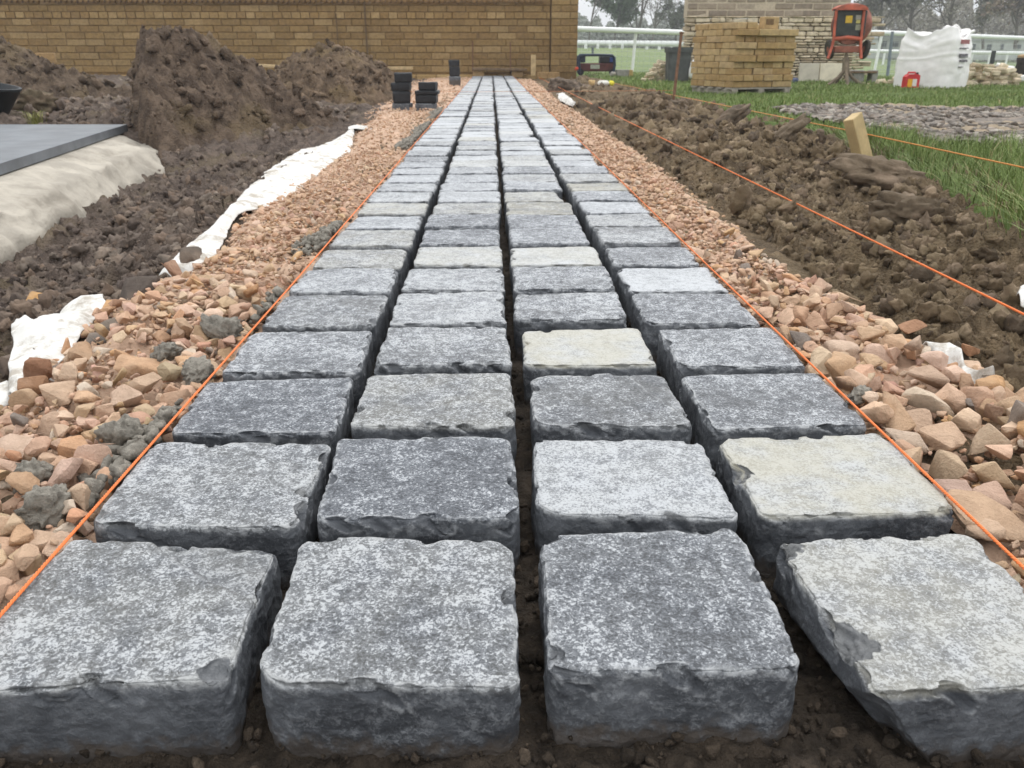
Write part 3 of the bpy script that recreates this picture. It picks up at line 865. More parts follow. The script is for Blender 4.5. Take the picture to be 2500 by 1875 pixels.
# stones big enough to point at, each a thing: photo pixel (x, y of the middle), width in pixels, flat, colour, tilt, label
NAMED = [
 (2228, 832, 60, .8, (.40,.29,.215), (1.15,.35,.3), 'grey-brown wedge stone standing upright at the gravel edge beside the white fabric scrap'),
 (2043, 848, 78, .42, (.56,.42,.32), (.12,0,.1), 'flat pale oval stone on top of the right gravel'),
 (2250, 938, 110, .55, (.45,.32,.235), (.2,-.1,.2), 'long tan boulder below the upright wedge stone'),
 (2417, 948, 92, .62, (.50,.30,.155), (.1,.1,.5), 'squared orange sandstone lump by the white fabric scrap'),
 (2262, 985, 112, .6, (.58,.47,.36), (.1,.1,.2), 'pale squarish stone in the middle of the right gravel'),
 (2232, 797, 80, .5, (.36,.205,.125), (.1,0,.1), 'red-brown stone lying alone on the dark soil above the wedge stone'),
 (2370, 853, 46, .75, (.38,.21,.12), (0,.1,.3), 'small orange brown stone on the soil behind the white fabric scrap'),
 (2135, 1000, 50, .9, (.55,.40,.29), (.6,.2,.3), 'rounded tan stone touching the right cord'),
 (2230, 1030, 150, .45, (.48,.34,.245), (.1,.05,.1), 'wide tan slab of stone under the pale squarish stone'),
 (2216, 1074, 110, .5, (.52,.41,.32), (.25,.1,-.35), 'long grey-cream stone against the right cord'),
 (2300, 1062, 110, .55, (.53,.37,.26), (.5,.3,.7), 'pointed pinkish stone right of the long grey-cream stone'),
 (2410, 1075, 110, .6, (.50,.38,.27), (.3,-.2,.2), 'broad sandy stone at the right edge of the gravel'),
 (2312, 1150, 105, .75, (.51,.38,.26), (.25,.2,.4), 'chunky tan stone with one corner broken off, lower right gravel'),
 (2440, 1150, 118, .62, (.52,.38,.25), (.1,-.1,.1), 'smooth squared yellowish stone near the right picture edge'),
 (2325, 1200, 105, .42, (.45,.32,.26), (.3,.15,-.3), 'thin flat pinkish stone lying below the chunky tan stone'),
 (2415, 1215, 110, .5, (.48,.33,.25), (.2,0,.1), 'reddish stone below the squared yellowish stone'),
 (2400, 1262, 190, .34, (.49,.34,.23), (.2,.25,-.35), 'long low orange-tan stone sloping beside the right cord'),
 (2405, 1290, 90, .6, (.53,.38,.27), (.4,.2,-.6), 'tan stone resting on the long low stone by the cord'),
 (2425, 1010, 80, .5, (.42,.28,.20), (.2,.3,.6), 'dark reddish stone behind the broad sandy stone at right'),
 (91, 902, 76, .75, (.255,.135,.082), (.1,.1,.2), 'red-brown block resting on the white fabric at left'),
 (82, 938, 74, .5, (.27,.15,.085), (.2,.1,.3), 'dark orange stone just below the red-brown block'),
 (109, 742, 92, .5, (.46,.27,.115), (.1,.25,.2), 'broken orange brick piece on the dark trench floor'),
 (322, 708, 118, .5, (.105,.085,.072), (.1,-.3,.35), 'long dark grey stone half buried at the trench edge'),
 (240, 827, 70, .6, (.17,.145,.125), (.1,0,.1), 'smooth grey stone under the curled fabric edge'),
 (262, 796, 74, .5, (.19,.155,.125), (.2,-.2,.3), 'slim grey-brown stone above the smooth grey stone'),
 (466, 622, 46, .8, (.11,.09,.075), (.1,0,.2), 'dark round stone lying on the white fabric strip'),
 (440, 656, 82, .6, (.33,.20,.135), (.1,.1,.1), 'pinkish brown stone pinning down the white fabric strip'),
 (312, 976, 100, .62, (.55,.40,.30), (.15,.1,.2), 'large smooth pinkish stone in the left gravel'),
 (335, 890, 130, .45, (.52,.335,.21), (.15,.25,.3), 'large flat orange stone sloping in the left gravel'),
 (278, 870, 84, .5, (.50,.31,.185), (.3,.2,.4), 'peach coloured stone left of the large flat orange stone'),
 (210, 864, 90, .45, (.44,.29,.185), (.1,.2,.3), 'long tan stone at the edge of the white fabric'),
 (140, 960, 104, .5, (.53,.38,.27), (.2,.1,.2), 'pale long stone, lower left gravel'),
 (421, 907, 66, .75, (.45,.36,.24), (.2,.1,.4), 'yellowish broken stone with a hollow next to a mortar lump'),
 (62, 965, 66, .7, (.46,.32,.21), (.2,0,.1), 'rounded brown stone at the lower end of the white fabric'),
 (343, 945, 100, .5, (.48,.345,.245), (.2,.1,.2), 'grooved tan stone behind the large smooth pinkish stone'),
 (40, 1095, 105, .5, (.55,.405,.31), (.2,.05,.1), 'big pale pink stone at the left picture edge'),
]
named_xy = []
for i, (u, v, wpx, flat, colr, tl, lab) in enumerate(NAMED):
    zt = -.018 if u > 1000 else -.020
    if u < 700 and v < 850 and u < 330: zt = -.05
    if lab.startswith(('red-brown stone lying', 'small orange brown')): zt = -.05
    if 'wedge stone standing' in lab: zt = .008
    if 'orange brick' in lab: zt = -.115
    c = P(u, v, zt)
    dcam = np.linalg.norm(c - np.array([0, 0, CAM_H]))
    s = wpx / FPX * dcam / 2 * 1.06
    S, Fk = rock_shape(5000 + i * 13, 3, flat, .14, .05) if any(k in lab for k in ('round', 'smooth grey', 'oval')) else chip_shape(5000 + i * 13, 3, flat)
    R = np.array(Matrix.Rotation(tl[2], 3, 'Z') @ Matrix.Rotation(tl[0], 3, 'X') @ Matrix.Rotation(tl[1], 3, 'Y'))
    V = (S * s) @ R.T
    o = mesh_np('rubble_stone', V, Fk, M_ROCK, colors=np.repeat(np.array([colr]), len(V), 0))
    autosmooth(o, 40)
    o.location = c
    tag(o, lab, 'stone', 'loose sandstone pieces beside the path')
    named_xy.append((c[0], c[1], s))
named_xy = np.array(named_xy)

def left_edge(y):   # outer limit of the left gravel
    return np.interp(y, [.3, 1.0, 1.24, 1.4, 1.6, 1.75, 1.9, 2.1, 2.3, 2.86, 3.05, 4.5, 6.0, 6.5, 7.5, 9, 11, 14, 19], [.70, .74, .755, .765, .80, .83, .79, .74, .75, .84, .80, .81, .96, 1.02, 1.10, 1.25, 1.25, 1.5, 1.6])
def right_edge(y):
    return np.interp(y, [.3, 1.1, 1.35, 1.55, 2.0, 3.0, 4.5, 7, 10, 14, 18], [.84, .80, .77, .75, .735, .76, .80, .80, .78, .85, .9])

gr = Scatter(31)
def clear(x, y, s):
    d = np.hypot(named_xy[:, 0] - x, named_xy[:, 1] - y)
    return (d > (named_xy[:, 2] + s) * .62).all()
def gravel_side(side, seed, ymax):
    r = np.random.default_rng(seed)
    # (y range, stones per square metre, size range, layer height)
    bands = [(.30, 1.0, 900, (.012, .030)), (.30, 1.0, 2600, (.004, .012)), (1.0, 1.7, 900, (.010, .027)), (1.0, 1.7, 3000, (.004, .011)), (1.7, 2.6, 900, (.008, .021)), (1.7, 2.6, 3000, (.004, .010)), (2.6, 4.5, 700, (.008, .018)),
             (2.6, 4.5, 1700, (.004, .010)), (4.5, 8.5, 520, (.008, .018)), (8.5, ymax, 160, (.011, .024))]
    for (ya, yb, dens, (sa, sb)) in bands:
        wmean = .58 if side < 0 else .46
        nst = int(dens * (yb - ya) * wmean)
        for _ in range(nst):
            y = r.uniform(ya, yb)
            if side < 0:
                e = left_edge(y); x = -r.uniform(.425, e)
                fr = (-x - .42) / (e - .42)
            else:
                e = right_edge(y); x = r.uniform(.475, e)
                fr = (x - .47) / (e - .47)
            if y < 2.2: x *= 1.0
            s = (sa + (sb - sa) * r.random() ** 1.5) * (1.0 if side < 0 else 1.15)
            if side > 0 and y < 1.35 and sb > .02: s *= 1.22
            if sb > .02 and not clear(x, y, s * .8): continue
            base = -.055 - (.045 * sstep(np.array([fr]), .6, 1)[0])
            z = base + .012 + s * .25 + r.uniform(-.006, .020)
            if y < 1.8 and sb > .02: z += .008
            if side > 0 and x > .72 and 1.25 < y < 1.55 and sb > .02: continue
            if abs(x) - (.40 if side < 0 else .465) < s * .9 and side > 0: x += s * .6
            if side < 0 and -x - .40 < s * .9: x -= s * .6
            px = s / y * FPX
            sub = 3 if px > 24 else 2 if px > 5 else 1
            c = sandstone(r)
            q = r.random()
            if q < .02: c = np.array((.22, .185, .16))
            elif q < .06: c = np.array((.60, .50, .40))
            w_ = float(np.interp(y, [1.5, 5], [0, .6])); c = c * (1 - w_) + np.array((.56, .40, .285)) * w_
            gr.put((x, y, z), s, sub, c, flat=(.62 if y < 1.3 else .48), soft=.03, rough=.06, lie=.42)
gravel_side(-1, 61, 19)
gravel_side(1, 62, 17.5)
o = gr.build('gravel', M_ROCK, 40)
stuff(o, 'orange and pinkish crushed sandstone spread along both sides of the path', 'gravel')

# sandy fines between the stones: a thin uneven sheet of the same broken stone
def fines(side):
    ny, nx = 420, 46
    ys = np.geomspace(.25, 19.0 if side < 0 else 17.8, ny); s = np.linspace(0, 1, nx)
    E = left_edge(ys) if side < 0 else right_edge(ys)
    i0 = .412 if side < 0 else .478
    Xg = side * (i0 + s[None, :] * (E[:, None] + .03 - i0)); Yg = np.repeat(ys[:, None], nx, 1)
    p = np.stack([Xg.ravel(), Yg.ravel(), np.zeros(Xg.size)], 1)
    fr = np.repeat(s[None, :], ny, 0).ravel()
    z = -.050 - .05 * sstep(fr, .6, 1) + .012 * fbm(p * 9, 41, 3) + .010 * fbm(p * 35, 42, 3)
    d, rr = cells2(p[:, :2] * 30, 44); z += .016 * rr * np.clip(1 - d * d * 2, 0, 1)
    z -= .06 * sstep(fr, .93, 1.0)
    p[:, 2] = z
    i = np.arange((ny - 1) * nx).reshape(ny - 1, nx)[:, :-1].ravel()
    Fq = np.stack([i, i + 1, i + nx + 1, i + nx], 1)
    if side < 0: Fq = Fq[:, ::-1]
    col = np.array((.47, .325, .235))[None, :] * (1 + .25 * fbm(p * 14, 47, 3))[:, None]
    return p, Fq, col
pa, fa, ca = fines(-1); pb, fb, cb = fines(1)
o = mesh_np('gravel_fines', np.concatenate([pa, pb]), np.concatenate([fa, fb + len(pa)]), M_ROCK, colors=np.concatenate([ca, cb]))
stuff(o, 'fine orange stone grit under the crushed sandstone beside the path', 'gravel')

# ------------------------------------------------------------------ soil clods
def clods(name, label, seed, regions, palette):
    s = Scatter(seed); r = s.r
    for (x0, x1, y0, y1, nst, sa, sb) in regions:
        xs = r.uniform(x0, x1, nst); ys = r.uniform(y0, y1, nst)
        zs = soil_z(xs, ys)
        ex = edge_x(ys)
        for x, y, z, e in zip(xs, ys, zs, ex):
            if x > e - .02 or (-left_edge(y) - .02 < x < right_edge(y) + .02): continue
            if y < 5.7 and x < np.interp(y, [2.4, 3.6, 5.7], [-1.86, -2.04, -2.36]) + .34: continue
            size = sa + (sb - sa) * r.random() ** 4.0
            if abs(x - .935) < .035 and size > .012: continue
            px = size / y * FPX
            sub = 3 if px > 11 else 2 if px > 5 else 1
            c = np.array(palette[r.integers(len(palette))]) * r.uniform(.8, 1.2)
            s.put((x, y, z - size * .02), size, sub, c, flat=.75, soft=.08, rough=.38, lie=1.0)
    o = s.build(name, M_ROCK)
    return stuff(o, label, 'soil')
PAL_R = [(.138, .101, .062), (.175, .13, .08), (.105, .077, .049), (.22, .168, .105), (.152, .112, .067), (.088, .065, .044)]
PAL_L = [(.115, .090, .075), (.145, .115, .095), (.088, .068, .058), (.185, .152, .125), (.13, .102, .084), (.155, .113, .086)]
clods('soil_crumbs', 'crumbs and lumps of brown soil strewn right of the gravel', 71,
      [(.72, 1.7, 1.1, 2.6, 4200, .003, .034), (.75, 1.9, 2.6, 5.0, 3400, .006, .045), (.8, 2.0, 5.0, 9.0, 1500, .012, .075), (.9, 2.1, 9, 17.5, 600, .02, .07)], PAL_R)
clods('trench_rubble', 'dark grey-brown rubble and soil lumps in the left trench', 72,
      [(-1.8, -.76, 1.1, 2.4, 2400, .006, .034), (-2.3, -.85, 2.2, 4.2, 3600, .006, .038), (-2.2, -.9, 3.8, 5.2, 900, .008, .034), (-5.5, -1.2, 5.6, 9.0, 2200, .012, .060), (-6.5, -1.3, 9, 18.5, 700, .02, .08)], PAL_L)

def lumpy(name, c, size, flat, seed, mat, colr, label, cat, group=None, rot=(0, 0, 0), sub=4, rough=.26, soft=.06):
    S, Fk = rock_shape(seed, sub, flat, soft, rough)
    S = S * (1 + .06 * fbm(S * 7 + seed, seed + 2, 3, .6)[:, None])
    R = np.array(Matrix.Rotation(rot[2], 3, 'Z') @ Matrix.Rotation(rot[0], 3, 'X') @ Matrix.Rotation(rot[1], 3, 'Y'))
    V = (S * np.asarray(size)) @ R.T
    o = mesh_np(name, V, Fk, mat, colors=np.repeat(np.array([colr]), len(V), 0))
    o.location = [float(q) for q in c]
    return tag(o, label, cat, group)
GC = 'big turned clods on the soil bank'
c = Q(1775, 290, 5.2); lumpy('earth_clod', c, (.13, .075, .06), 1.0, 311, M_ROCK, (.10, .077, .055), 'long dark clod sticking up above the grass, middle of the soil bank', 'clod', GC, (0, -.55, .2))
c = Q(1905, 335, 4.1); lumpy('earth_clod', c, (.13, .09, .055), 1.0, 312, M_ROCK, (.14, .108, .074), 'slanting brown clod left of the wooden peg', 'clod', GC, (.2, -.6, .1))
c = Q(1640, 262, 7.0); lumpy('earth_clod', c, (.20, .12, .07), 1.0, 313, M_ROCK, (.105, .08, .056), 'flat dark clod nearest the rusty steel pin', 'clod', GC, (0, .1, .3))
c = Q(2060, 392, 3.35); lumpy('earth_clod', c, (.075, .06, .03), 1.0, 314, M_ROCK, (.08, .062, .047), 'dark clod just in front of the wooden peg', 'clod', GC, (0, .1, .3))
c = Q(2165, 428, 3.0); lumpy('earth_clod', c, (.17, .09, .055), 1.0, 315, M_ROCK, (.145, .11, .075), 'wide brown clod right of the wooden peg at the grass edge', 'clod', GC, (0, .1, -.2))
c = Q(2230, 520, 2.45); lumpy('earth_clod', c, (.10, .07, .045), 1.0, 316, M_ROCK, (.125, .095, .064), 'brown clod under the overhanging grass at right', 'clod', GC, (0, .1, -.3))
c = Q(1380, 212, 12.5); lumpy('earth_clod', c, (.30, .25, .17), 1.0, 317, M_ROCK, (.095, .072, .054), 'dark mound of soil at the foot of the brown wall corner', 'clod', GC, (0, 0, -.3))
c = Q(100, 252, 6.9); lumpy('earth_clod', c, (.15, .12, .11), 1.0, 318, M_ROCK, (.115, .09, .058), 'rounded brown clod beside the black tub at left', 'clod', None, (0, .35, .3))

bc = Scatter(73)
for _ in range(9000):
    y = .36 + 2.6 * bc.r.random() ** 1.8; x = bc.r.uniform(-.425, .485)
    s_ = (.0018 + .0065 * bc.r.random() ** 4)
    fx = min(abs(x - g_) for g_ in (-.188, .031, .254))
    if fx > .045 and y > .52: continue
    k_ = bc.r.random()
    bc.put((x, y, -.071 + s_ * .3 + (.004 if y < .5 else .006 * bc.r.random())), s_, 2 if y < 1.2 else 1, np.array((.9, .9, .9) if k_ < .7 else (1.5, 1.5, 1.5) if k_ < .95 else (2.6, 2.6, 2.6)), .8, .12, .2, 1.0)
stuff(bc.build('bedding_crumbs', M_BED), 'dark crumbs of damp bedding in the joints between the setts', 'bedding')

# ------------------------------------------------------------------ spoil heaps
def heap(name, hfun, x0, x1, y0, y1, n, seed, label, tint):
    xs = np.linspace(x0, x1, n); ys = np.linspace(y0, y1, n)
    Xg, Yg = np.meshgrid(xs, ys, indexing='xy'); Xg, Yg = Xg.ravel(), Yg.ravel()
    p = np.stack([Xg, Yg, np.zeros_like(Xg)], 1)
    h = hfun(Xg + .13 * fbm(p * 1.7, seed + 9, 4), Yg + .10 * fbm(p * 1.9, seed + 8, 4))
    above = sstep(h, -.25, .0)
    d, r_ = cells2(p[:, :2] * 13, seed); d2, r2 = cells2(p[:, :2] * 32, seed + 1)
    Z = h + above * (.09 * fbm(p * 3.3, seed + 2, 5, .62) + .07 * r_ * np.clip(1 - d * d * 2, 0, 1) + .03 * r2 * np.clip(1 - d2 * d2 * 2, 0, 1) + .012 * fbm(p * 40, seed + 3, 3))
    Z = np.maximum(Z, -.45)
    i = np.arange((n - 1) * n).reshape(n - 1, n)[:, :-1].ravel()
    Fq = np.stack([i, i + 1, i + n + 1, i + n], 1)
    keep = (Z[Fq].max(1) > -.40)
    V = np.stack([Xg, Yg, Z], 1)
    sc2 = Scatter(seed + 40); rr_ = sc2.r
    for j in rr_.integers(len(V), size=int(1500 * (x1 - x0) * (y1 - y0) / 8)):
        if Z[j] < -.02: continue
        sz = .012 + .055 * rr_.random() ** 4
        sc2.put(V[j] + np.array([0, 0, sz * .2]), sz, 2, np.array(tint) * rr_.uniform(.75, 1.35), .75, .08, .35, 1.0)
    Vc, Fc, Cc = np.concatenate(sc2.V), np.concatenate(sc2.F), np.concatenate(sc2.C)
    Fq = Fq[keep]; T3 = np.concatenate([Fq[:, :3], Fq[:, [0, 2, 3]], Fc + len(V)])
    cols = np.concatenate([np.repeat(np.array([tint]), len(V), 0), Cc]); V = np.concatenate([V, Vc])
    o = mesh_np(name, V - np.array([(x0 + x1) / 2, (y0 + y1) / 2, 0]), T3, M_SOIL, colors=cols)
    o.location = ((x0 + x1) / 2, (y0 + y1) / 2, 0)
    return tag(o, label, 'soil heap', 'heaps of dug soil left of the path')
def h1(x, y):
    z = .50 - .60 * np.clip(x + 2.15, 0, None) - .10 * np.abs(x + 2.3)
    z = z - .34 * np.clip(6.35 - y, 0, None) - .9 * np.clip(y - 6.9, 0, None)
    z = z - 4.2 * np.clip(-.388 * y - x, 0, None)
    return np.maximum(z, -.5)
heap('spoil_heap', h1, -3.1, -.75, 3.5, 8.2, 250, 501, 'tallest dark soil heap with a steep left face beside the slate slab', (1.0, .94, .84))
def h2(x, y):
    q = ((x + 1.92) / .95) ** 2 + ((y - 10.7) / 1.7) ** 2
    return .53 * np.clip(1 - q, -1, 1) - .09
heap('spoil_heap', h2, -3.2, -.7, 8.6, 12.6, 170, 502, 'low rounded brown heap in front of the wall, left of the stacked setts', (1.25, 1.15, .95))
def h3(x, y):
    return .68 - .40 * np.clip(x + 5.1, 0, None) - .5 * np.abs(y - 9.2) * .8 - .1
heap('spoil_heap', h3, -7.2, -3.2, 7.2, 11.6, 190, 503, 'broad brown heap at the far left picture edge', (1.05, 1.0, .88))

# ------------------------------------------------------------------ mortar
mo = Scatter(91); r = mo.r
for _ in range(5200):
    y = .32 + 7.0 * r.random() ** 1.7
    k = vnoise(np.array([[y * 3.3, .3, .7]]), 77)[0]
    wdt = .045 + .075 * max(0, k + .25)
    x = -.412 - wdt * r.random() ** 1.4
    if k < -.12 + .25 * r.random(): continue
    h = (-.412 - x) / wdt
    z = -.045 + .040 * (1 - h) * (k > -.55) + .022 * max(0, k) + r.uniform(-.005, .008)
    s = r.uniform(.005, .013) * (1 if y < 2 else 1.5)
    mo.put((x, y, z), s, 2 if y < 1.6 else 1, (1, 1, 1), .8, .2, .2, 1.0)
for _ in range(160):
    y = r.uniform(1.0, 5.0); x = .475 + .03 * r.random()
    if vnoise(np.array([[y * 2.1, 1.3, .7]]), 78)[0] < .1: continue
    mo.put((x, y, -.045 + r.uniform(0, .01)), r.uniform(.006, .012), 1, (1, 1, 1), .8, .2, .2, 1.0)
o = mo.build('mortar_haunching', M_MORTAR)
stuff(o, 'crumbly grey mortar squeezed out along the left edge of the setts', 'mortar')
GM = 'grey mortar lumps beside the left cord'
def mortar_lump(u, v, wpx, seed, label, hs=.75):
    c = P(u, v, -.012); s = 1.25 * wpx / FPX * np.linalg.norm(c - np.array([0, 0, CAM_H])) / 2
    S, Fk = rock_shape(seed, 4, hs, .25, .25)
    S = S * (1 + .16 * fbm(S * 5 + seed, seed, 3, .65)[:, None] + .07 * fbm(S * 16 + seed, seed, 2, .65)[:, None])
    o = mesh_np('mortar_lump', S * s, Fk, M_MORTAR); o.location = c; o.rotation_euler = (.1, .1, seed * .7)
    tag(o, label, 'mortar', GM)
mortar_lump(292, 1068, 110, 31, 'largest crumbly mortar lump in the left gravel near the second row of setts')
mortar_lump(84, 1155, 70, 32, 'small mortar lump standing in the left gravel', 1.0)
mortar_lump(120, 1228, 120, 33, 'broad rough mortar lump closest to the camera at left')
mortar_lump(487, 910, 80, 34, 'mortar lump pressed against the left cord by the fifth row')
mortar_lump(412, 857, 56, 35, 'isolated small grey mortar lump among the orange stones')
mortar_lump(545, 815, 95, 36, 'wide mortar lump beside the sixth row of setts')
mortar_lump(2098, 965, 54, 37, 'grey mortar crumb by the right cord')

# ------------------------------------------------------------------ cords
def cord(label, pts, r, near_to, col, sag=0.0):
    """twisted three-strand cord: real strands over its near part, plain rope beyond"""
    m = MB()
    pts = [np.array(p, float) for p in pts]
    cum = [0]
    for a, b in zip(pts[:-1], pts[1:]): cum.append(cum[-1] + np.linalg.norm(b - a))
    L = cum[-1]
    def at(t):
        return np.array([np.interp(t, cum, [p[k] for p in pts]) for k in range(3)])
    ln = min(near_to, L)
    if ln > 0:
        n = int(ln / .0021); pitch = .0135
        ts = np.linspace(0, ln, n)
        C = np.array([at(t) for t in ts])
        d = C[-1] - C[0]; d = d / np.linalg.norm(d)
        e1 = np.cross(d, [0, 0, 1]); e1 /= np.linalg.norm(e1); e2 = np.cross(e1, d)
        for k in range(3):
            a = 2 * np.pi * (ts / pitch + k / 3)
            S = C + (np.outer(np.cos(a), e1) + np.outer(np.sin(a), e2)) * r * .52
            V = []; nn = 5
            for j in range(nn):
                q = 2 * np.pi * j / nn
                V.append(S + (np.cos(q) * e1 + np.sin(q) * e2) * r * .56)
            V = np.stack(V, 1).reshape(-1, 3)
            i = np.arange((n - 1) * nn).reshape(n - 1, nn)
            Fq = np.stack([i, np.roll(i, -1, 1), np.roll(i, -1, 1) + nn, i + nn], -1).reshape(-1, 4)
            m.add(V, Fq, col)
    if L > ln:
        ts = np.linspace(ln, L, 40)
        m.tube([at(t) for t in ts], r, 6, col=col)
    o = m.build('builders_cord', M_CORD, smooth=True)
    return tag(o, label, 'string', 'orange setting-out cords')
OR = (.78, .205, .06)
cord('orange cord stretched along the left edge of the setts', [P(-160, 1700, .002), (-.4005, .56, .003), (-.396, 1.6, .003), (-.392, 6, .002), (-.388, 18.9, .004)], .0017, 3.2, OR)
cord('orange cord stretched along the right edge of the setts', [P(2680, 1570, .002), (.466, .607, .003), (.461, 1.74, .003), (.462, 6, .002), (.461, 18.9, .004)], .0017, 3.2, OR)
a, b = P(2640, 836, 0), P(1343.6, 203, 0)
cord('orange cord crossing above the brown soil bank at right', [a, .5 * (a + b) + np.array([0, 0, -.004]), b, b + (b - a) / np.linalg.norm(b - a) * 3.5], .0023, 3.5, OR)
cord('faded orange cord running past the wooden peg over the grass', [(1.545, 2.0, .118), (1.60, 3.66, .108), (1.72, 8.3, .066), (1.76, 13.0, .04)], .0024, 2.6, (.62, .26, .07))
cord('thin orange cord stretched crosswise from the rusty pin over the far path', [Q(1646, 221, 8.3), Q(1350, 223, 9.6), Q(1180, 224, 10.2), Q(600, 223, 11.4)], .0014, 0, (.55, .20, .08))

# ------------------------------------------------------------------ white membrane
def ribbon(label, A, B, n, m, seed, zA, zB, lift=.02, wr=.012):
    """cloth between two edge curves given in photo pixels"""
    def res(pl, n):
        pl = np.array(pl, float); s = np.concatenate([[0], np.cumsum(np.linalg.norm(np.diff(pl, axis=0), axis=1))]); t = np.linspace(0, s[-1], n)
        return np.stack([np.interp(t, s, pl[:, k]) for k in range(pl.shape[1])], 1)
    a3 = res([P(u, v, zA) for u, v in A], n); b3 = res([P(u, v, zB) for u, v in B], n)
    t = np.linspace(0, 1, m)
    G = a3[:, None, :] * (1 - t[None, :, None]) + b3[:, None, :] * t[None, :, None]
    V = G.reshape(-1, 3)
    tt = np.repeat(t[None, :], n, 0).ravel()
    V[:, 2] += lift * np.sin(np.pi * tt) + wr * fbm(V * 8, seed, 3) * (.4 + .6 * np.sin(np.pi * tt)) + .18 * wr * fbm(V * 34, seed + 1, 2)
    V[:, 0] += .5 * wr * fbm(V * 9, seed + 3, 2); V[:, 1] += .4 * wr * fbm(V * 12, seed + 4, 2)
    V[:, 2] += .55 * wr * (1 - 2 * np.abs(fbm(V * 13 + 5, seed + 6, 2))) * np.clip(np.sin(np.pi * tt) * 1.5, 0, 1)
    i = np.arange((n - 1) * m).reshape(n - 1, m)[:, :-1].ravel()
    Fq = np.stack([i, i + 1, i + m + 1, i + m], 1)
    # a real thickness of 2 mm
    nV = len(V); V2 = np.concatenate([V, V - np.array([0, 0, .002])])
    rim = []
    for k in range(n - 1):
        rim += [(k * m, (k + 1) * m, (k + 1) * m + nV, k * m + nV), (k * m + m - 1, k * m + m - 1 + nV, (k + 1) * m + m - 1 + nV, (k + 1) * m + m - 1)]
    for k in range(m - 1):
        rim += [(k, k + nV, k + 1 + nV, k + 1), ((n - 1) * m + k, (n - 1) * m + k + 1, (n - 1) * m + k + 1 + nV, (n - 1) * m + k + nV)]
    Fq = np.concatenate([Fq, Fq[:, ::-1] + nV, np.array(rim)])
    c = V.mean(0)
    o = mesh_np('membrane', V2 - c, Fq, M_MEMB); o.location = c
    return tag(o, label, 'fabric', 'scraps of white membrane')
def z6(p): return (p[0] / 2.212, 250 + p[1] / 2.212)
def z5(p): return (p[0] / 3.686, 600 + p[1] / 3.686)
ribbon('long white membrane strip running between trench and gravel up to the big heap',
       [z6(p) for p in ((850, 935), (980, 800), (1120, 690), (1230, 580), (1340, 460), (1470, 350), (1620, 255), (1720, 235), (1800, 205), (1850, 175), (1905, 140))],
       [z6(p) for p in ((960, 960), (1090, 900), (1190, 800), (1230, 690), (1290, 600), (1500, 550), (1640, 450), (1760, 350), (1840, 300), (1890, 270), (1915, 165))],
       150, 26, 1, -.060, -.066, .010, .011)
ribbon('nearer crumpled white membrane sheet with dirt marks and a curled edge',
       [z5(p) for p in ((60, 1330), (85, 1150), (92, 980), (98, 820), (135, 665), (250, 700), (380, 690), (500, 640), (570, 570), (700, 495), (830, 478), (945, 470))],
       [z5(p) for p in ((150, 1340), (240, 1240), (330, 1150), (470, 1080), (560, 1000), (640, 930), (700, 850), (760, 780), (810, 730), (860, 670), (905, 620), (950, 560))],
       110, 34, 5, -.068, -.064, .010, .012)
ribbon('white membrane corner at the lower left picture edge', [z5(p) for p in ((-80, 1250), (0, 1225), (60, 1205), (100, 1215))], [z5(p) for p in ((-80, 1480), (0, 1450), (60, 1430), (105, 1390))], 30, 16, 8, -.08, -.08, .01, .008)
ribbon('small white membrane scrap showing under the stones left of the flat orange stone', [z5(p) for p in ((410, 1100), (470, 1085), (560, 1090), (640, 1120), (690, 1160))], [z5(p) for p in ((420, 1180), (480, 1200), (560, 1210), (640, 1200), (690, 1190))], 24, 10, 9, -.045, -.045, .008, .006)
def z2(p): return (1800 + p[0] / 2.37, 600 + p[1] / 2.37)
ribbon('white membrane scrap right of the upright wedge stone', [z2(p) for p in ((1060, 595), (1130, 590), (1230, 580), (1290, 640), (1330, 700), (1400, 735), (1500, 730))], [z2(p) for p in ((1110, 650), (1160, 690), (1220, 715), (1270, 745), (1310, 800), (1350, 800), (1440, 760))], 50, 16, 11, -.020, -.030, .02, .01)
ribbon('bright white membrane scrap on the far right soil edge', [(1358, 232), (1375, 229), (1392, 240), (1404, 257)], [(1362, 243), (1380, 252), (1392, 258), (1400, 262)], 24, 8, 12, -.03, -.04, .03, .02)
ribbon('tiny white membrane scrap beside the toe of the big heap', [(850, 310), (868, 305), (890, 307), (908, 312)], [(850, 316), (868, 314), (890, 316), (908, 318)], 20, 6, 13, -.06, -.06, .01, .01)
ribbon('white scrap at the right picture edge on the soil', [(2484, 720), (2492, 700), (2520, 690)], [(2490, 745), (2500, 752), (2525, 750)], 20, 8, 14, -.02, -.03, .015, .008)

# ------------------------------------------------------------------ slate slab on its concrete footing
M_SLATE = simple('honed slate', (.135, .148, .165), rough=.42, var=.22, scale=5, bump=.001)
M_CONC = simple('pale lime concrete', (.40, .365, .31), rough=.92, var=.18, scale=7, bump=.012, dirt=.5)
m = MB()
poly = [(-2.04, 3.585), (-2.36, 5.66), (-5.4, 5.70), (-4.6, 2.2), (-1.90, 2.6)]
poly = [(-1.86, 2.4), (-2.04, 3.585), (-2.12, 4.1), (-2.20, 4.62), (-2.28, 5.12), (-2.36, 5.66), (-5.4, 5.70), (-5.4, 2.4)]
m.prism(poly, -.040, .004)
o = m.build('slate_slab', M_SLATE)
tag(o, 'large dark slate slab lying on pale concrete at the left', 'slab')
n1, n2 = 90, 34
s = np.linspace(0, 1, n1); t = np.linspace(0, 1, n2)
S_, T_ = np.meshgrid(s, t, indexing='ij'); S_, T_ = S_.ravel(), T_.ravel()
ey = 2.3 + 3.5 * S_
ex_ = np.interp(ey, [2.3, 3.585, 5.66, 6], [-1.86, -2.04, -2.36, -2.42])
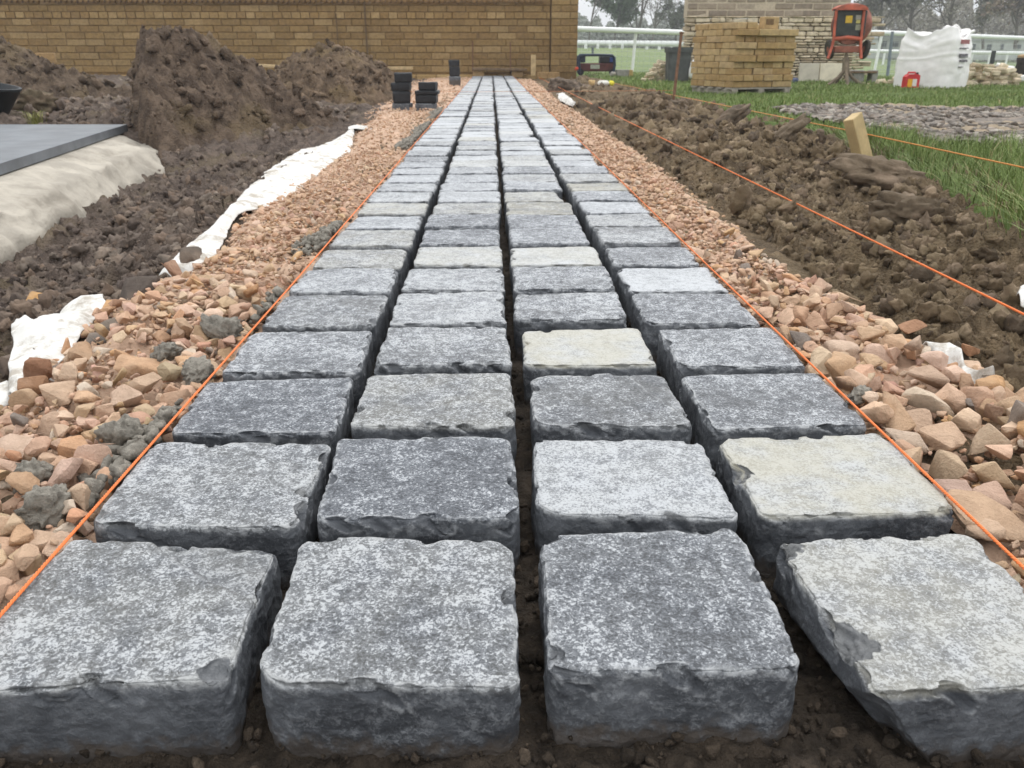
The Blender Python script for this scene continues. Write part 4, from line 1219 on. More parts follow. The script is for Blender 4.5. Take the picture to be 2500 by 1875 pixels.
pr_out = np.interp(T_, [0, .12, .35, .65, 1], [-.10, .04, .20, .29, .31]); pr_z = np.interp(T_, [0, .12, .35, .65, 1], [-.046, -.046, -.085, -.20, -.38])
endk = sstep(ey, 5.0, 5.78)
xx = ex_ + pr_out + .12 * sstep(ey, 4.2, 5.1) * T_ - .42 * endk ** 2 * (.3 + .7 * T_)
pp = np.stack([xx, ey, pr_z], 1)
xx = xx + .045 * fbm(pp * 3.2, 601, 3) * T_ + .015 * fbm(pp * 14, 602, 3) * (T_ > .1)
zz_ = pr_z - .012 * np.exp(-(fbm(pp * 2.6, 611, 3) / .05) ** 2) * (T_ > .1) + (.03 * fbm(pp * 3.7, 603, 3) + .010 * fbm(pp * 18, 604, 3)) * sstep(T_, .1, .3)
i = np.arange((n1 - 1) * n2).reshape(n1 - 1, n2)[:, :-1].ravel()
o = mesh_np('concrete_footing', np.stack([xx, ey, zz_], 1), np.stack([i, i + 1, i + n2 + 1, i + n2], 1)[:, ::-1], M_CONC)
tag(o, 'bulging pale concrete footing under the slate slab', 'footing')

M_BLACKP = simple('black rubber', (.018, .022, .026), rough=.55, var=.3, scale=8, dirt=.15)
m = MB()
cb_ = Q(-60, 262, 6.3)
m.lathe([(.16, 0), (.165, .01), (.275, .235), (.285, .24), (.285, .255), (.268, .255), (.258, .235), (.15, .02)], 40)
o = autosmooth(m.build('rubber_tub', M_BLACKP)); o.location = (cb_[0], 6.3, -.02); o.rotation_euler = (.0, .14, 0)
tag(o, 'black rubber tub cut off by the left picture edge', 'tub')
def tuft(x, y, z, label, seed, n=70, h=.12):
    rr = np.random.default_rng(seed); V = []; F_ = []; C = []
    for k in range(n):
        a = rr.uniform(0, 6.28); l = h * rr.uniform(.6, 1.2); bx, by = rr.normal(0, .02, 2)
        d = np.array([math.cos(a), math.sin(a)]); b0 = len(V)
        w = np.array([-d[1], d[0]]) * .003
        for q, (hz, o_) in enumerate(((0, 0), (.7, .35), (.75, .85))):
            ww = w * (1 - q * .4)
            V += [(bx + d[0] * l * o_ + ww[0], by + d[1] * l * o_ + ww[1], l * hz), (bx + d[0] * l * o_ - ww[0], by + d[1] * l * o_ - ww[1], l * hz)]
        F_ += [(b0, b0 + 1, b0 + 3, b0 + 2), (b0 + 2, b0 + 3, b0 + 5, b0 + 4)]
        C += [np.array((.22, .22, .06)) * rr.uniform(.7, 1.3)] * 6
    o = mesh_np('grass_tuft', np.array(V), np.array(F_), M_BLADE, colors=np.array(C)); o.location = (x, y, z)
    return tag(o, label, 'grass tuft')
q = P(95, 296, .0); tuft(q[0], 5.95, -.03, 'yellowing grass tuft on the soil just behind the slate slab', 3)

# ------------------------------------------------------------------ brown block building at the end of the path
def brick_mesh(mb, origin, ex, ez, length, height, bl, bh, joint, depth, palette, r, header_rows=(), skip=None, off_seq=(0, .5), jit=.004, ch=.008, ragged=0.0):
    ex = np.array(ex, float); ey_ = np.array([ex[1], -ex[0], 0.0]); rot = Matrix((ex, -ey_, (0, 0, 1))).transposed()
    rows = int(height / (bh + joint))
    for k in range(rows):
        L = bl if k not in header_rows else bl * .48
        x = -(off_seq[k % len(off_seq)]) * L
        z = k * (bh + joint) + bh / 2 + joint / 2
        end = length - ragged * (1 - k / max(rows - 1, 1)) - (random.uniform(0, .06) if ragged else 0)
        while x < end:
            a, b = max(x, 0), min(x + L - joint, end)
            if b - a > .03 and not (skip and skip((a + b) / 2, z)):
                c = np.array(palette[r.integers(len(palette))]) * r.uniform(.92, 1.08)
                out = r.normal(0, jit)
                if k in header_rows: out += .02; c = c * 1.12
                ctr = np.array(origin) + ex * (a + b) / 2 + np.array([0, 0, z]) + ey_ * (out - depth / 2)
                mb.box(ctr, (b - a, depth, bh), rot, ch, col=np.clip(c, 0, 1), jit=jit * .5)
            x += L * (1 if r.random() < .8 else r.uniform(.75, 1.1))
WY = 19.2
PALW = [(.255, .165, .066), (.275, .182, .076), (.24, .152, .060), (.315, .215, .098), (.26, .17, .070), (.23, .145, .058)]
wall = empty('block_building', (0, WY, -.12), 'brown-yellow block building with a corner pier closing the far end of the path', 'building')
rw = np.random.default_rng(81)
xr = Q(1409, 100, WY)[0]; xp = Q(1345, 100, WY)[0]
def bpart(name, mat, mb, loc=(0, 0, 0), parent=wall, smooth=False):
    o = mb.build(name, mat, parent, smooth); return o
x0 = -13.0
m = MB(); brick_mesh(m, (x0, 0, .18), (1, 0, 0), None, xp - x0 - .03, 2.6, .40, .121, .012, .10, PALW, rw, header_rows=(8,)); bpart('wall', M_BRICK, m)
m = MB(); brick_mesh(m, (xp, -.07, .18), (1, 0, 0), None, xr - xp, 2.6, .40, .121, .012, .12, PALW, rw, off_seq=(0, .5)); bpart('pier', M_BRICK, m)
M_JOINT = simple('brown mortar joint', (.19, .119, .047), rough=.95, var=.2, scale=20, bump=.004)
m = MB(); m.box(((x0 + xp) / 2, .20, 1.4), (xp - x0 - .03, .36, 2.7)); m.box(((xp + xr) / 2 + .0, .17, 1.4), (xr - xp - .006, .45, 2.7)); bpart('mortar_core', M_JOINT, m)
# a course of projecting half-round headers near the top of the view
m = MB()
zt = Q(900, 3, WY)[2] + .12
k = 0
xx_ = x0
while xx_ < xp - .1:
    m.lathe([(.052, -.10), (.052, .06)], 10, Matrix.Translation((xx_, -.02, zt + .02)) @ Matrix.Rotation(math.pi / 2, 4, 'X'), col=np.array((.20, .12, .05)) * rw.uniform(.8, 1.2))
    xx_ += .112
autosmooth(bpart('header_course', M_BRICK, m))
# loose footing course and ledges at the base
m = MB(); brick_mesh(m, (x0, -.10, -.02), (1, 0, 0), None, xp - x0 + .2, .22, .44, .15, .015, .20, [(.42, .28, .12), (.46, .32, .15), (.38, .25, .10)], rw); bpart('plinth', M_BRICK, m)
m = MB()
for u in (897, 1010 - 750, 850): pass
for u in (896,): m.box((Q(u, 100, WY)[0], -.058, .95), (.035, .012, 1.6))
for u in (826,): m.box((Q(u, 100, WY)[0], -.058, .75), (.02, .012, 1.2))
bpart('movement_joint', simple('dark joint', (.11, .07, .032), var=.1), m)
M_TIMB = simple('sawn timber', (.50, .37, .20), rough=.75, var=.22, scale=12, bump=.002)
M_TIMBD = simple('weathered board', (.17, .115, .07), rough=.85, var=.3, scale=9, bump=.003)
GP = 'boards and loose bricks at the foot of the wall'
def plank(name, u0, v0, u1, v1, Yd, hgt, dep, mat, label, cat='board'):
    a, b = Q(u0, v0, Yd), Q(u1, v1, Yd)
    m = MB(); L = b[0] - a[0]
    m.box((0, 0, 0), (L, dep, hgt), None, .004)
    o = m.build(name, mat); o.location = ((a[0] + b[0]) / 2, Yd, (a[2] + b[2]) / 2); o.rotation_euler = (0, -math.atan2(b[2] - a[2], L), 0)
    return tag(o, label, cat, GP)
plank('board', 1153, 168, 1287, 170, 18.95, .045, .30, M_TIMBD, 'dark board bridging two bricks at the far end of the path')
plank('timber_board', 905, 167, 1008, 166, 18.6, .06, .20, M_TIMB, 'bright sawn board on the heap before the wall, left of the stacked setts')
plank('timber_board', 598, 158, 692, 163, 17.0, .05, .18, M_TIMB, 'pale board against the wall between the two heaps')
BM = MB(); BM.box((0, 0, 0), (.24, .16, .13), None, .008, jit=.002)
brick_p = BM.build('loose_brick', col_material('loose buff brick', scale=25, bumpd=.003)); brick_p.data.attributes['col'].data.foreach_set('color', np.tile(np.array((.36, .235, .11, 1), np.float32), len(brick_p.data.vertices)))
pts = [(1168, 180, 18.95, 'left brick under the dark board at the end of the path', .14), (1262, 181, 18.95, 'right brick under the dark board at the end of the path', .14),
       (1325, 184, 18.7, 'left one of two buff bricks lying on the soil right of the board', .2), (1350, 184, 18.7, 'right one of two buff bricks lying on the soil beside the wall pier', .2), (112, 141, 12.5, 'pale cut block on top of the far left heap', .3)]
for i_, (u, v, Yd, lab, sc_) in enumerate(pts):
    o = brick_p if i_ == 0 else dup(brick_p)
    o.location = Q(u, v, Yd); tag(o, lab, 'brick', GP); o.rotation_euler = (0, 0, .1 * i_)
    if 'pale cut' in lab: o.scale = (1.0, 1.0, 1.0)
m = MB(); m.box((0, 0, .0), (.10, .07, .42), None, .004); o = m.build('timber_stake', M_TIMB); o.location = Q(1302, 160, 18.75); tag(o, 'sawn timber stake in front of the wall pier', 'stake')
M_RUST = simple('rusty steel', (.16, .085, .05), rough=.8, var=.35, scale=30, bump=.001)
def pin(label, a, b, r_=.011, grp=None):
    m = MB(); v = np.array(b) - np.array(a)
    m.tube([np.array([0, 0, 0]), v * .5, v], r_, 8); m.tube([v * .985, v], r_ * 1.5, 8)
    o = autosmooth(m.build('steel_pin', M_RUST)); o.location = a
    return tag(o, label, 'steel pin', grp)
pin('rusty leaning steel pin with cords tied to it, in the grass edge', Q(1643, 256, 8.2), Q(1664, 79, 8.35), .014)
pin('left of two thin pins standing behind the board at the path end', Q(1154, 182, 19.0), Q(1154, 101, 19.0), .013, 'two pins behind the far board')
pin('right of two thin pins standing behind the board at the path end', Q(1246, 182, 19.0), Q(1246, 103, 19.0), .013, 'two pins behind the far board')

# stacked setts left of the path
GS = 'dark setts piled left of the path'
M_WETS = simple('dark damp limestone', (.020, .022, .026), rough=.5, var=.35, scale=14, bump=.003)
def pile(items, Yd, labels, zb):
    for (u, wpx, tpx, k), lab in zip(items, labels):
        w = wpx / FPX * (Yd * .929 + .16)
        hh = tpx / FPX * (Yd * .929 + .16)
        q = np.array([(-w / 2, w / 2), (w / 2, w / 2), (w / 2, -w / 2), (-w / 2, -w / 2)])
        o = sett_mesh('stacked_sett', q, hh * .97, 16, 8, 2000 + int(u * 3 + k), bottom=True, r1=.004)
        zb += hh
        o.location = (Q(u, 180, Yd)[0], Yd, zb); o.rotation_euler = (0, 0, random.uniform(-.12, .12))
        o.color = (0, -.3, 0, 1)
        if k: o.data.materials[0] = M_WETS
        tag(o, lab, 'sett', GS)
zb = P(980, 274, -.06)[2]
pile([(979, 42, 24, 0), (978, 42, 28, 1), (978, 44, 19, 1), (984, 42, 22, 1)], 7.95, ['bottom sett of the tall left pile', 'second sett of the tall left pile', 'third sett of the tall left pile', 'top sett of the tall left pile, shifted right'], -.075)
pile([(1038, 50, 24, 0), (1040, 50, 20, 1), (1042, 56, 9, 1), (1044, 42, 19, 1)], 7.95, ['bottom sett of the lower right pile', 'second sett of the lower right pile', 'thin slab on the lower right pile', 'top sett of the lower right pile'], -.075)
pile([(1110, 27, 27, 0), (1110, 25, 22, 1), (1109, 25, 15, 1)], 14.2, ['bottom sett of the small far pile near the wall', 'middle sett of the small far pile near the wall', 'top sett of the small far pile near the wall'], -.08)

# ------------------------------------------------------------------ wooden peg
M_PEG = simple('fresh softwood', (.50, .375, .19), rough=.7, var=.2, scale=10, bump=.001)
def peg():
    root = Q(2108, 392, 3.62)
    m = MB(); m.box((0, 0, .05), (.046, .078, .30), None, .0025)
    o = m.build('wooden_peg', M_PEG)
    mt = M_PEG.node_tree; n = N(mt)   # growth rings run along the peg
    wv = n.n('ShaderNodeTexWave'); wv.inputs['Scale'].default_value = 26; wv.inputs['Distortion'].default_value = 3.5; wv.inputs['Detail'].default_value = 2
    n.link(n.mapping(n.coord(), (1.6, 1, .25)), wv.inputs['Vector'])
    bs = [x for x in mt.nodes if x.type == 'BSDF_PRINCIPLED'][0]
    old = bs.inputs['Base Color'].links[0].from_socket
    n.link(n.mix(n.math('MULTIPLY', wv.outputs['Fac'], .35), old, (.33, .22, .095)), bs.inputs['Base Color'])
    o.location = root; o.rotation_euler = (Matrix.Rotation(rad(-24), 3, 'Y') @ Matrix.Rotation(rad(4), 3, 'X') @ Matrix.Rotation(rad(-52), 3, 'Z')).to_euler()
    return tag(o, 'leaning pale wooden peg with a square top, driven in at the grass edge', 'peg')
peg()

# ------------------------------------------------------------------ grass
def grass():
    r = np.random.default_rng(101)
    N1, N2, N3 = 30000, 42000, 26000
    x1 = r.uniform(1.1, 3.6, N1); y1 = r.uniform(1.7, 4.8, N1); h1_ = r.uniform(.05, .13, N1); w1 = r.uniform(.0018, .0036, N1)
    y2 = r.uniform(4.6, 12.5, N2); x2 = 1.7 + r.random(N2) * (y2 * .74 - 1.2); h2_ = r.uniform(.025, .06, N2); w2 = r.uniform(.004, .009, N2)
    y3 = r.uniform(11, 22, N3); x3 = 1.9 + r.random(N3) * (y3 * .74 - 1.4); h3_ = r.uniform(.03, .07, N3); w3 = r.uniform(.008, .016, N3)
    x = np.concatenate([x1, x2, x3]); y = np.concatenate([y1, y2, y3]); h = np.concatenate([h1_, h2_, h3_]); w = np.concatenate([w1, w2, w3])
    e = edge_x(y) + .05 * vnoise(np.stack([x * 0, y * 5, y * 0], 1), 5)
    near_edge = np.clip((x - e) / .12, 0, 1)
    ok = (x > e) & (r.random(len(x)) < .25 + .75 * near_edge)
    # the cobbled track stays bare
    ok &= ~track_mask(x, y)
    x, y, h, w = x[ok], y[ok], h[ok], w[ok]
    patch = fbm(np.stack([x, y, y * 0], 1) * 2.2, 7, 3)
    h = h * (1 + .35 * patch)
    n = len(x); a = r.uniform(0, 2 * np.pi, n); lean = r.uniform(.1, .75, n)
    lean = np.where((x - e[ok] < .14) & (y < 5), lean + .35, lean)
    dx, dy = np.cos(a), np.sin(a)
    over = (x - e[ok] < .14)
    dx = np.where(over, -.6 + .5 * dx, dx)
    z0 = field_z(x, y) - .006
    V = np.zeros((n, 7, 3))
    for k, (t, wf) in enumerate(((0, 1), (.45, .85), (.8, .5))):
        cx = x + dx * lean * h * t ** 2; cy = y + dy * lean * h * t ** 2; cz = z0 + h * t * (1 - .35 * lean * t)
        V[:, 2 * k] = np.stack([cx - dy * w * wf / 2, cy + dx * w * wf / 2, cz], 1)
        V[:, 2 * k + 1] = np.stack([cx + dy * w * wf / 2, cy - dx * w * wf / 2, cz], 1)
    V[:, 6] = np.stack([x + dx * lean * h, y + dy * lean * h, z0 + h * (1 - .35 * lean)], 1)
    b = (np.arange(n) * 7)[:, None]
    T = np.concatenate([b + np.array([q]) for q in ((0, 1, 3), (0, 3, 2), (2, 3, 5), (2, 5, 4), (4, 5, 6))])
    g0 = np.array((.112, .165, .040)); g1 = np.array((.195, .25, .078)); st = np.array((.33, .28, .14))
    mixv = r.random(n)[:, None]; col = g0 * (1 - mixv) + g1 * mixv
    dry = (r.random(n) < np.where(over & (y < 3), .22, .035))[:, None]
    col = np.where(dry, st, col) * (1 + .22 * patch)[:, None]
    C = np.repeat(col[:, None, :], 7, 1).reshape(-1, 3)
    o = mesh_np('grass', V.reshape(-1, 3), T, M_BLADE, colors=C)
    stuff(o, 'green grass blades growing on the lawn right of the soil bank', 'grass')
# cobbled track crossing the lawn
TRK = np.array([P(u, v, 0)[:2] for u, v in ((1880, 272), (1990, 262), (2200, 262), (2560, 272), (2620, 400), (2450, 372), (2280, 350), (2150, 322), (2000, 300))])
def track_mask(x, y, grow=.0):
    ins = np.zeros(len(x), bool); n = len(TRK)
    xx = x + .06 * np.sin(y * 9); yy = y + .08 * np.sin(x * 7)
    for i in range(n):
        (xa, ya), (xb, yb) = TRK[i], TRK[(i + 1) % n]
        c = ((ya > yy) != (yb > yy)) & (xx < (xb - xa) * (yy - ya) / (yb - ya + 1e-12) + xa)
        ins ^= c
    return ins
grass()
def track():
    n = 200
    xs = np.linspace(TRK[:, 0].min(), TRK[:, 0].max(), n); ys = np.linspace(TRK[:, 1].min(), TRK[:, 1].max(), n)
    Xg, Yg = np.meshgrid(xs, ys, indexing='xy'); Xg, Yg = Xg.ravel(), Yg.ravel()
    p = np.stack([Xg, Yg, np.zeros_like(Xg)], 1)
    d, rr = cells2(p[:, :2] * 11, 3)
    p[:, 2] = .018 + .02 * rr * np.clip(1 - d * d * 2, 0, 1) + .006 * fbm(p * 9, 4, 3)
    i = np.arange((n - 1) * n).reshape(n - 1, n)[:, :-1].ravel(); Fq = np.stack([i, i + 1, i + n + 1, i + n], 1)
    inn = track_mask(Xg, Yg)
    Fq = Fq[inn[Fq].all(1)]
    grit = fbm(p * 1.2, 9, 3)
    col = np.where((grit > .25)[:, None], np.array((.27, .22, .155)), np.array((.185, .165, .145)))
    structure(mesh_np('track', p, Fq, M_ROCK, colors=col))
    s = Scatter(15); r = s.r
    nst = 2600
    xs = r.uniform(TRK[:, 0].min(), TRK[:, 0].max(), nst); ys = r.uniform(TRK[:, 1].min(), TRK[:, 1].max(), nst)
    ok = track_mask(xs, ys)
    for x, y in zip(xs[ok], ys[ok]):
        if vnoise(np.array([[x * 1.1, y * 1.1, 0]]), 9)[0] > .35: continue
        q = r.random()
        s.put((x, y, .028), r.uniform(.02, .045), 1, np.array((.21, .19, .17) if q < .6 else (.10, .085, .07) if q < .85 else (.36, .33, .29)) * r.uniform(.8, 1.2), .5, .12, .06, .3)
    stuff(s.build('track_cobbles', M_ROCK), 'grey cobbles and dirt of the track crossing the lawn at right', 'cobbles')
track()

# ------------------------------------------------------------------ pallet of bricks
A0 = P(1785, 231, .0); A1 = P(1930, 228, .0); A2 = P(1693, 224, .0)
ez1 = (A1 - A0); L1 = np.linalg.norm(ez1); ez1 /= L1
ang = math.atan2(ez1[1], ez1[0])
e2 = np.array([-ez1[1], ez1[0], 0]); L2 = .80
M_PAL = simple('grey pallet wood', (.30, .27, .23), rough=.9, var=.25, scale=12, bump=.002)
pal = empty('pallet', A0, 'weathered wooden pallet carrying the stack of buff bricks', 'pallet', rz=ang)
m = MB()
for k in range(5): m.box((L1 / 2, .06 + k * (L2 - .12) / 4, .062), (L1 + .04, .10, .018), None, .002)
m.build('deck', M_PAL, pal)
for xk in (.05, L1 / 2, L1 - .05):
    m = MB(); m.box((xk, L2 / 2, .027), (.08, L2, .052), None, .003); m.build('bearer', M_PAL, pal)
BH, NB = .0685, 10
bl1, bl2 = L1 / 3, L1 / 6
mbk = MB(); mbk.box((0, 0, 0), (bl1 - .006, bl2 - .006, BH - .002), None, .005, jit=.0015)
proto = mbk.build('stack_brick', M_BRICK)
ca = np.ones((len(proto.data.vertices), 4), np.float32); ca[:, :3] = (.385, .265, .125)
proto.data.attributes['col'].data.foreach_set('color', ca.ravel())
meshes = [proto.data]
for k in range(3):
    me = proto.data.copy(); ca[:, :3] = np.array([(.43, .31, .155), (.34, .225, .10), (.40, .285, .15)][k]); me.attributes['col'].data.foreach_set('color', ca.ravel()); meshes.append(me)
ORDC = ['bottom', 'second', 'third', 'fourth', 'fifth', 'sixth', 'seventh', 'eighth', 'ninth', 'top']
first = True
rb = np.random.default_rng(44)
def put_brick(x, y, z, turn, label):
    global first
    o = proto if first else proto.copy()
    if not first: COL.objects.link(o)
    first = False
    o.data = meshes[rb.integers(4)]
    pz = A0 + ez1 * x + e2 * y
    o.location = (pz[0] + rb.normal(0, .003), pz[1] + rb.normal(0, .003), A0[2] + z)
    o.rotation_euler = (0, 0, ang + (math.pi / 2 if turn else 0) + rb.normal(0, .012))
    tag(o, label, 'brick', 'buff bricks stacked on the pallet')
for k in range(NB):
    z = .072 + BH * (k + .5)
    hdr = k in (1, 3, 4, 6, 7) and False
    alt = k % 2 == 1
    nudge = (.0, -.028, .012, .020, -.030, .022, -.020, .030, -.034, .0)[k]
    top_part = k == NB - 1
    if not alt:
        for i_ in range(3):
            for j_ in range(6):
                if not (j_ == 0 or i_ == 0 or k >= NB - 2): continue
                if top_part and not (i_ < 1 or j_ > 3): continue
                lab = f'buff brick in the {ORDC[k]} course of the pallet stack, ' + ('front face' if j_ == 0 else 'left face' if i_ == 0 else 'top layer')
                put_brick(bl1 * (i_ + .5), bl2 * (j_ + .5) + nudge, z, False, lab)
    else:
        for i_ in range(6):
            for j_ in range(3):
                if not (j_ == 0 or i_ == 0 or k >= NB - 2): continue
                if top_part and i_ > 1 and j_ < 2: continue
                lab = f'buff brick in the {ORDC[k]} course of the pallet stack, ' + ('front face' if j_ == 0 else 'left face' if i_ == 0 else 'top layer')
                put_brick(bl2 * (i_ + .5), bl1 * (j_ + .5) + nudge * .6, z, True, lab)
# the one brick on top stands on edge; a dark plate paints its frog's shade
m = MB(); m.box((0, 0, 0), (.20, .10, .13), None, .006); fb_ = m.build('frogged_brick', M_BRICK)
fb_.data.attributes['col'].data.foreach_set('color', np.tile(np.array((.40, .28, .14, 1), np.float32), len(fb_.data.vertices)))
m = MB(); m.box((-.03, -.052, .012), (.105, .006, .06), None, .002); f2 = m.build('frog', simple('painted frog shade', (.16, .10, .05), var=.2), fb_)
pz = A0 + ez1 * (L1 * .60) + e2 * .10
fb_.location = (pz[0], pz[1], .072 + BH * (NB - 1) + .066); fb_.rotation_euler = (0, 0, ang)
tag(fb_, 'single buff brick with a dark hollow, lying alone on top of the pallet stack', 'brick', 'buff bricks stacked on the pallet')

# ------------------------------------------------------------------ stone-faced building at right
SY = 15.3
xl, xrr = Q(1665, 100, SY)[0], Q(2137, 60, SY)[0]
sb_ = empty('stone_building', ((xl + xrr) / 2, SY, 0), 'small building with cream rubble stone facing below grey blockwork', 'building')
off = np.array([(xl + xrr) / 2, SY, 0])
zc = Q(1900, 40, SY)[2]
m = MB(); rs2 = np.random.default_rng(55)
PALS = [(.56, .47, .335), (.60, .51, .37), (.50, .42, .30), (.64, .55, .41), (.53, .43, .30), (.46, .38, .27)]
z = -.05
while z < zc - .02:
    bh = float(rs2.choice([.042, .052, .065, .08])); bh = min(bh, zc - z)
    x = xl + rs2.uniform(-.02, .02); end = xrr - .30 * (1 - z / zc) ** 1.2 + rs2.uniform(-.06, .04)
    while x < end:
        w = rs2.uniform(.09, .27)
        c = np.array(PALS[rs2.integers(6)]) * rs2.uniform(.85, 1.1)
        m.box(np.array([x + w / 2, SY - .06 + rs2.normal(0, .012), z + bh / 2]) - off, (w - .012, .14, bh - .011), None, .013, c, .006)
        x += w
    z += bh
m.build('stone_facing', M_STONE, sb_)
m = MB(); m.box(np.array([(xl + xrr) / 2 - .12, SY + .10, zc / 2 - .03]) - off, (xrr - xl - .40, .22, zc - .02)); m.build('mortar_backing', simple('facing mortar', (.43, .36, .26), var=.2), sb_)
m = MB(); brick_mesh(m, np.array([Q(1685, 30, SY)[0], SY + .12, zc]) - off, (1, 0, 0), None, xrr - Q(1685, 30, SY)[0] - .42, 1.4, .33, .088, .02, .10, [(.27, .225, .17), (.30, .25, .19), (.24, .20, .155), (.33, .28, .215)], rs2); m.build('block_wall', M_BRICK, sb_)
m = MB(); xq = Q(1685, 30, SY)[0]; m.box(np.array([(xq + xrr - .42) / 2, SY + .33, zc + .7]) - off, (xrr - xq - .43, .40, 1.42)); m.build('mortar_core', simple('cream mortar', (.46, .395, .295), var=.15), sb_)

# leaning boards
for (u0, u1, v0, v1, colr, lab) in ((1951, 2000, 157, 209, (.50, .46, .38), 'greyer concrete board leaning on the stone wall'), (2002, 2056, 157, 209, (.66, .60, .47), 'creamy concrete board leaning on the stone wall behind the mixer')):
    a = Q(u0, v1, 14.7); b = Q(u1, v0, 14.85); w = b[0] - a[0]; h = b[2] - a[2] + .04
    m = MB(); m.box((0, 0, h / 2), (w - .01, .045, h), None, .006)
    o = m.build('concrete_board', simple('board ' + lab[:7], colr, var=.12, scale=8, bump=.003)); o.location = ((a[0] + b[0]) / 2, 14.78, a[2] - .02); o.rotation_euler = (rad(-8), 0, 0)
    tag(o, lab, 'board', 'concrete boards against the stone wall')
# plank on blocks
M_BLK = simple('grey concrete block', (.27, .26, .24), var=.2, scale=15, bump=.004)
for (u, v, wpx, lab) in ((2127, 204, 14, 'grey concrete block under the right end of the low plank'), (2088, 204, 26, 'pale concrete block under the low plank behind the mixer legs')):
    c = Q(u, v, 14.1); m = MB(); m.box((0, 0, .1), (wpx * .0066, .2, .205), None, .006); o = m.build('concrete_block', M_BLK); o.location = (c[0], 14.1, c[2]); tag(o, lab, 'block')
c = Q(2102, 176, 14.1); m = MB(); m.box((0, 0, 0), (64 * .0066, .24, .03), None, .003); o = m.build('plank', M_TIMBD); o.location = c; tag(o, 'short dark plank resting on two blocks behind the cement mixer', 'plank')
# blue bag by the pallet
c = Q(1942, 206, 14.2); lumpy('bag', c + np.array([0, 0, .05]), (.065, .06, .075), 1.0, 77, simple('blue sacking', (.12, .14, .24), var=.3, scale=20), (1, 1, 1), 'small blue bag between brick pallet and concrete boards', 'bag', None, (0, 0, 0), 3, .08, .3)

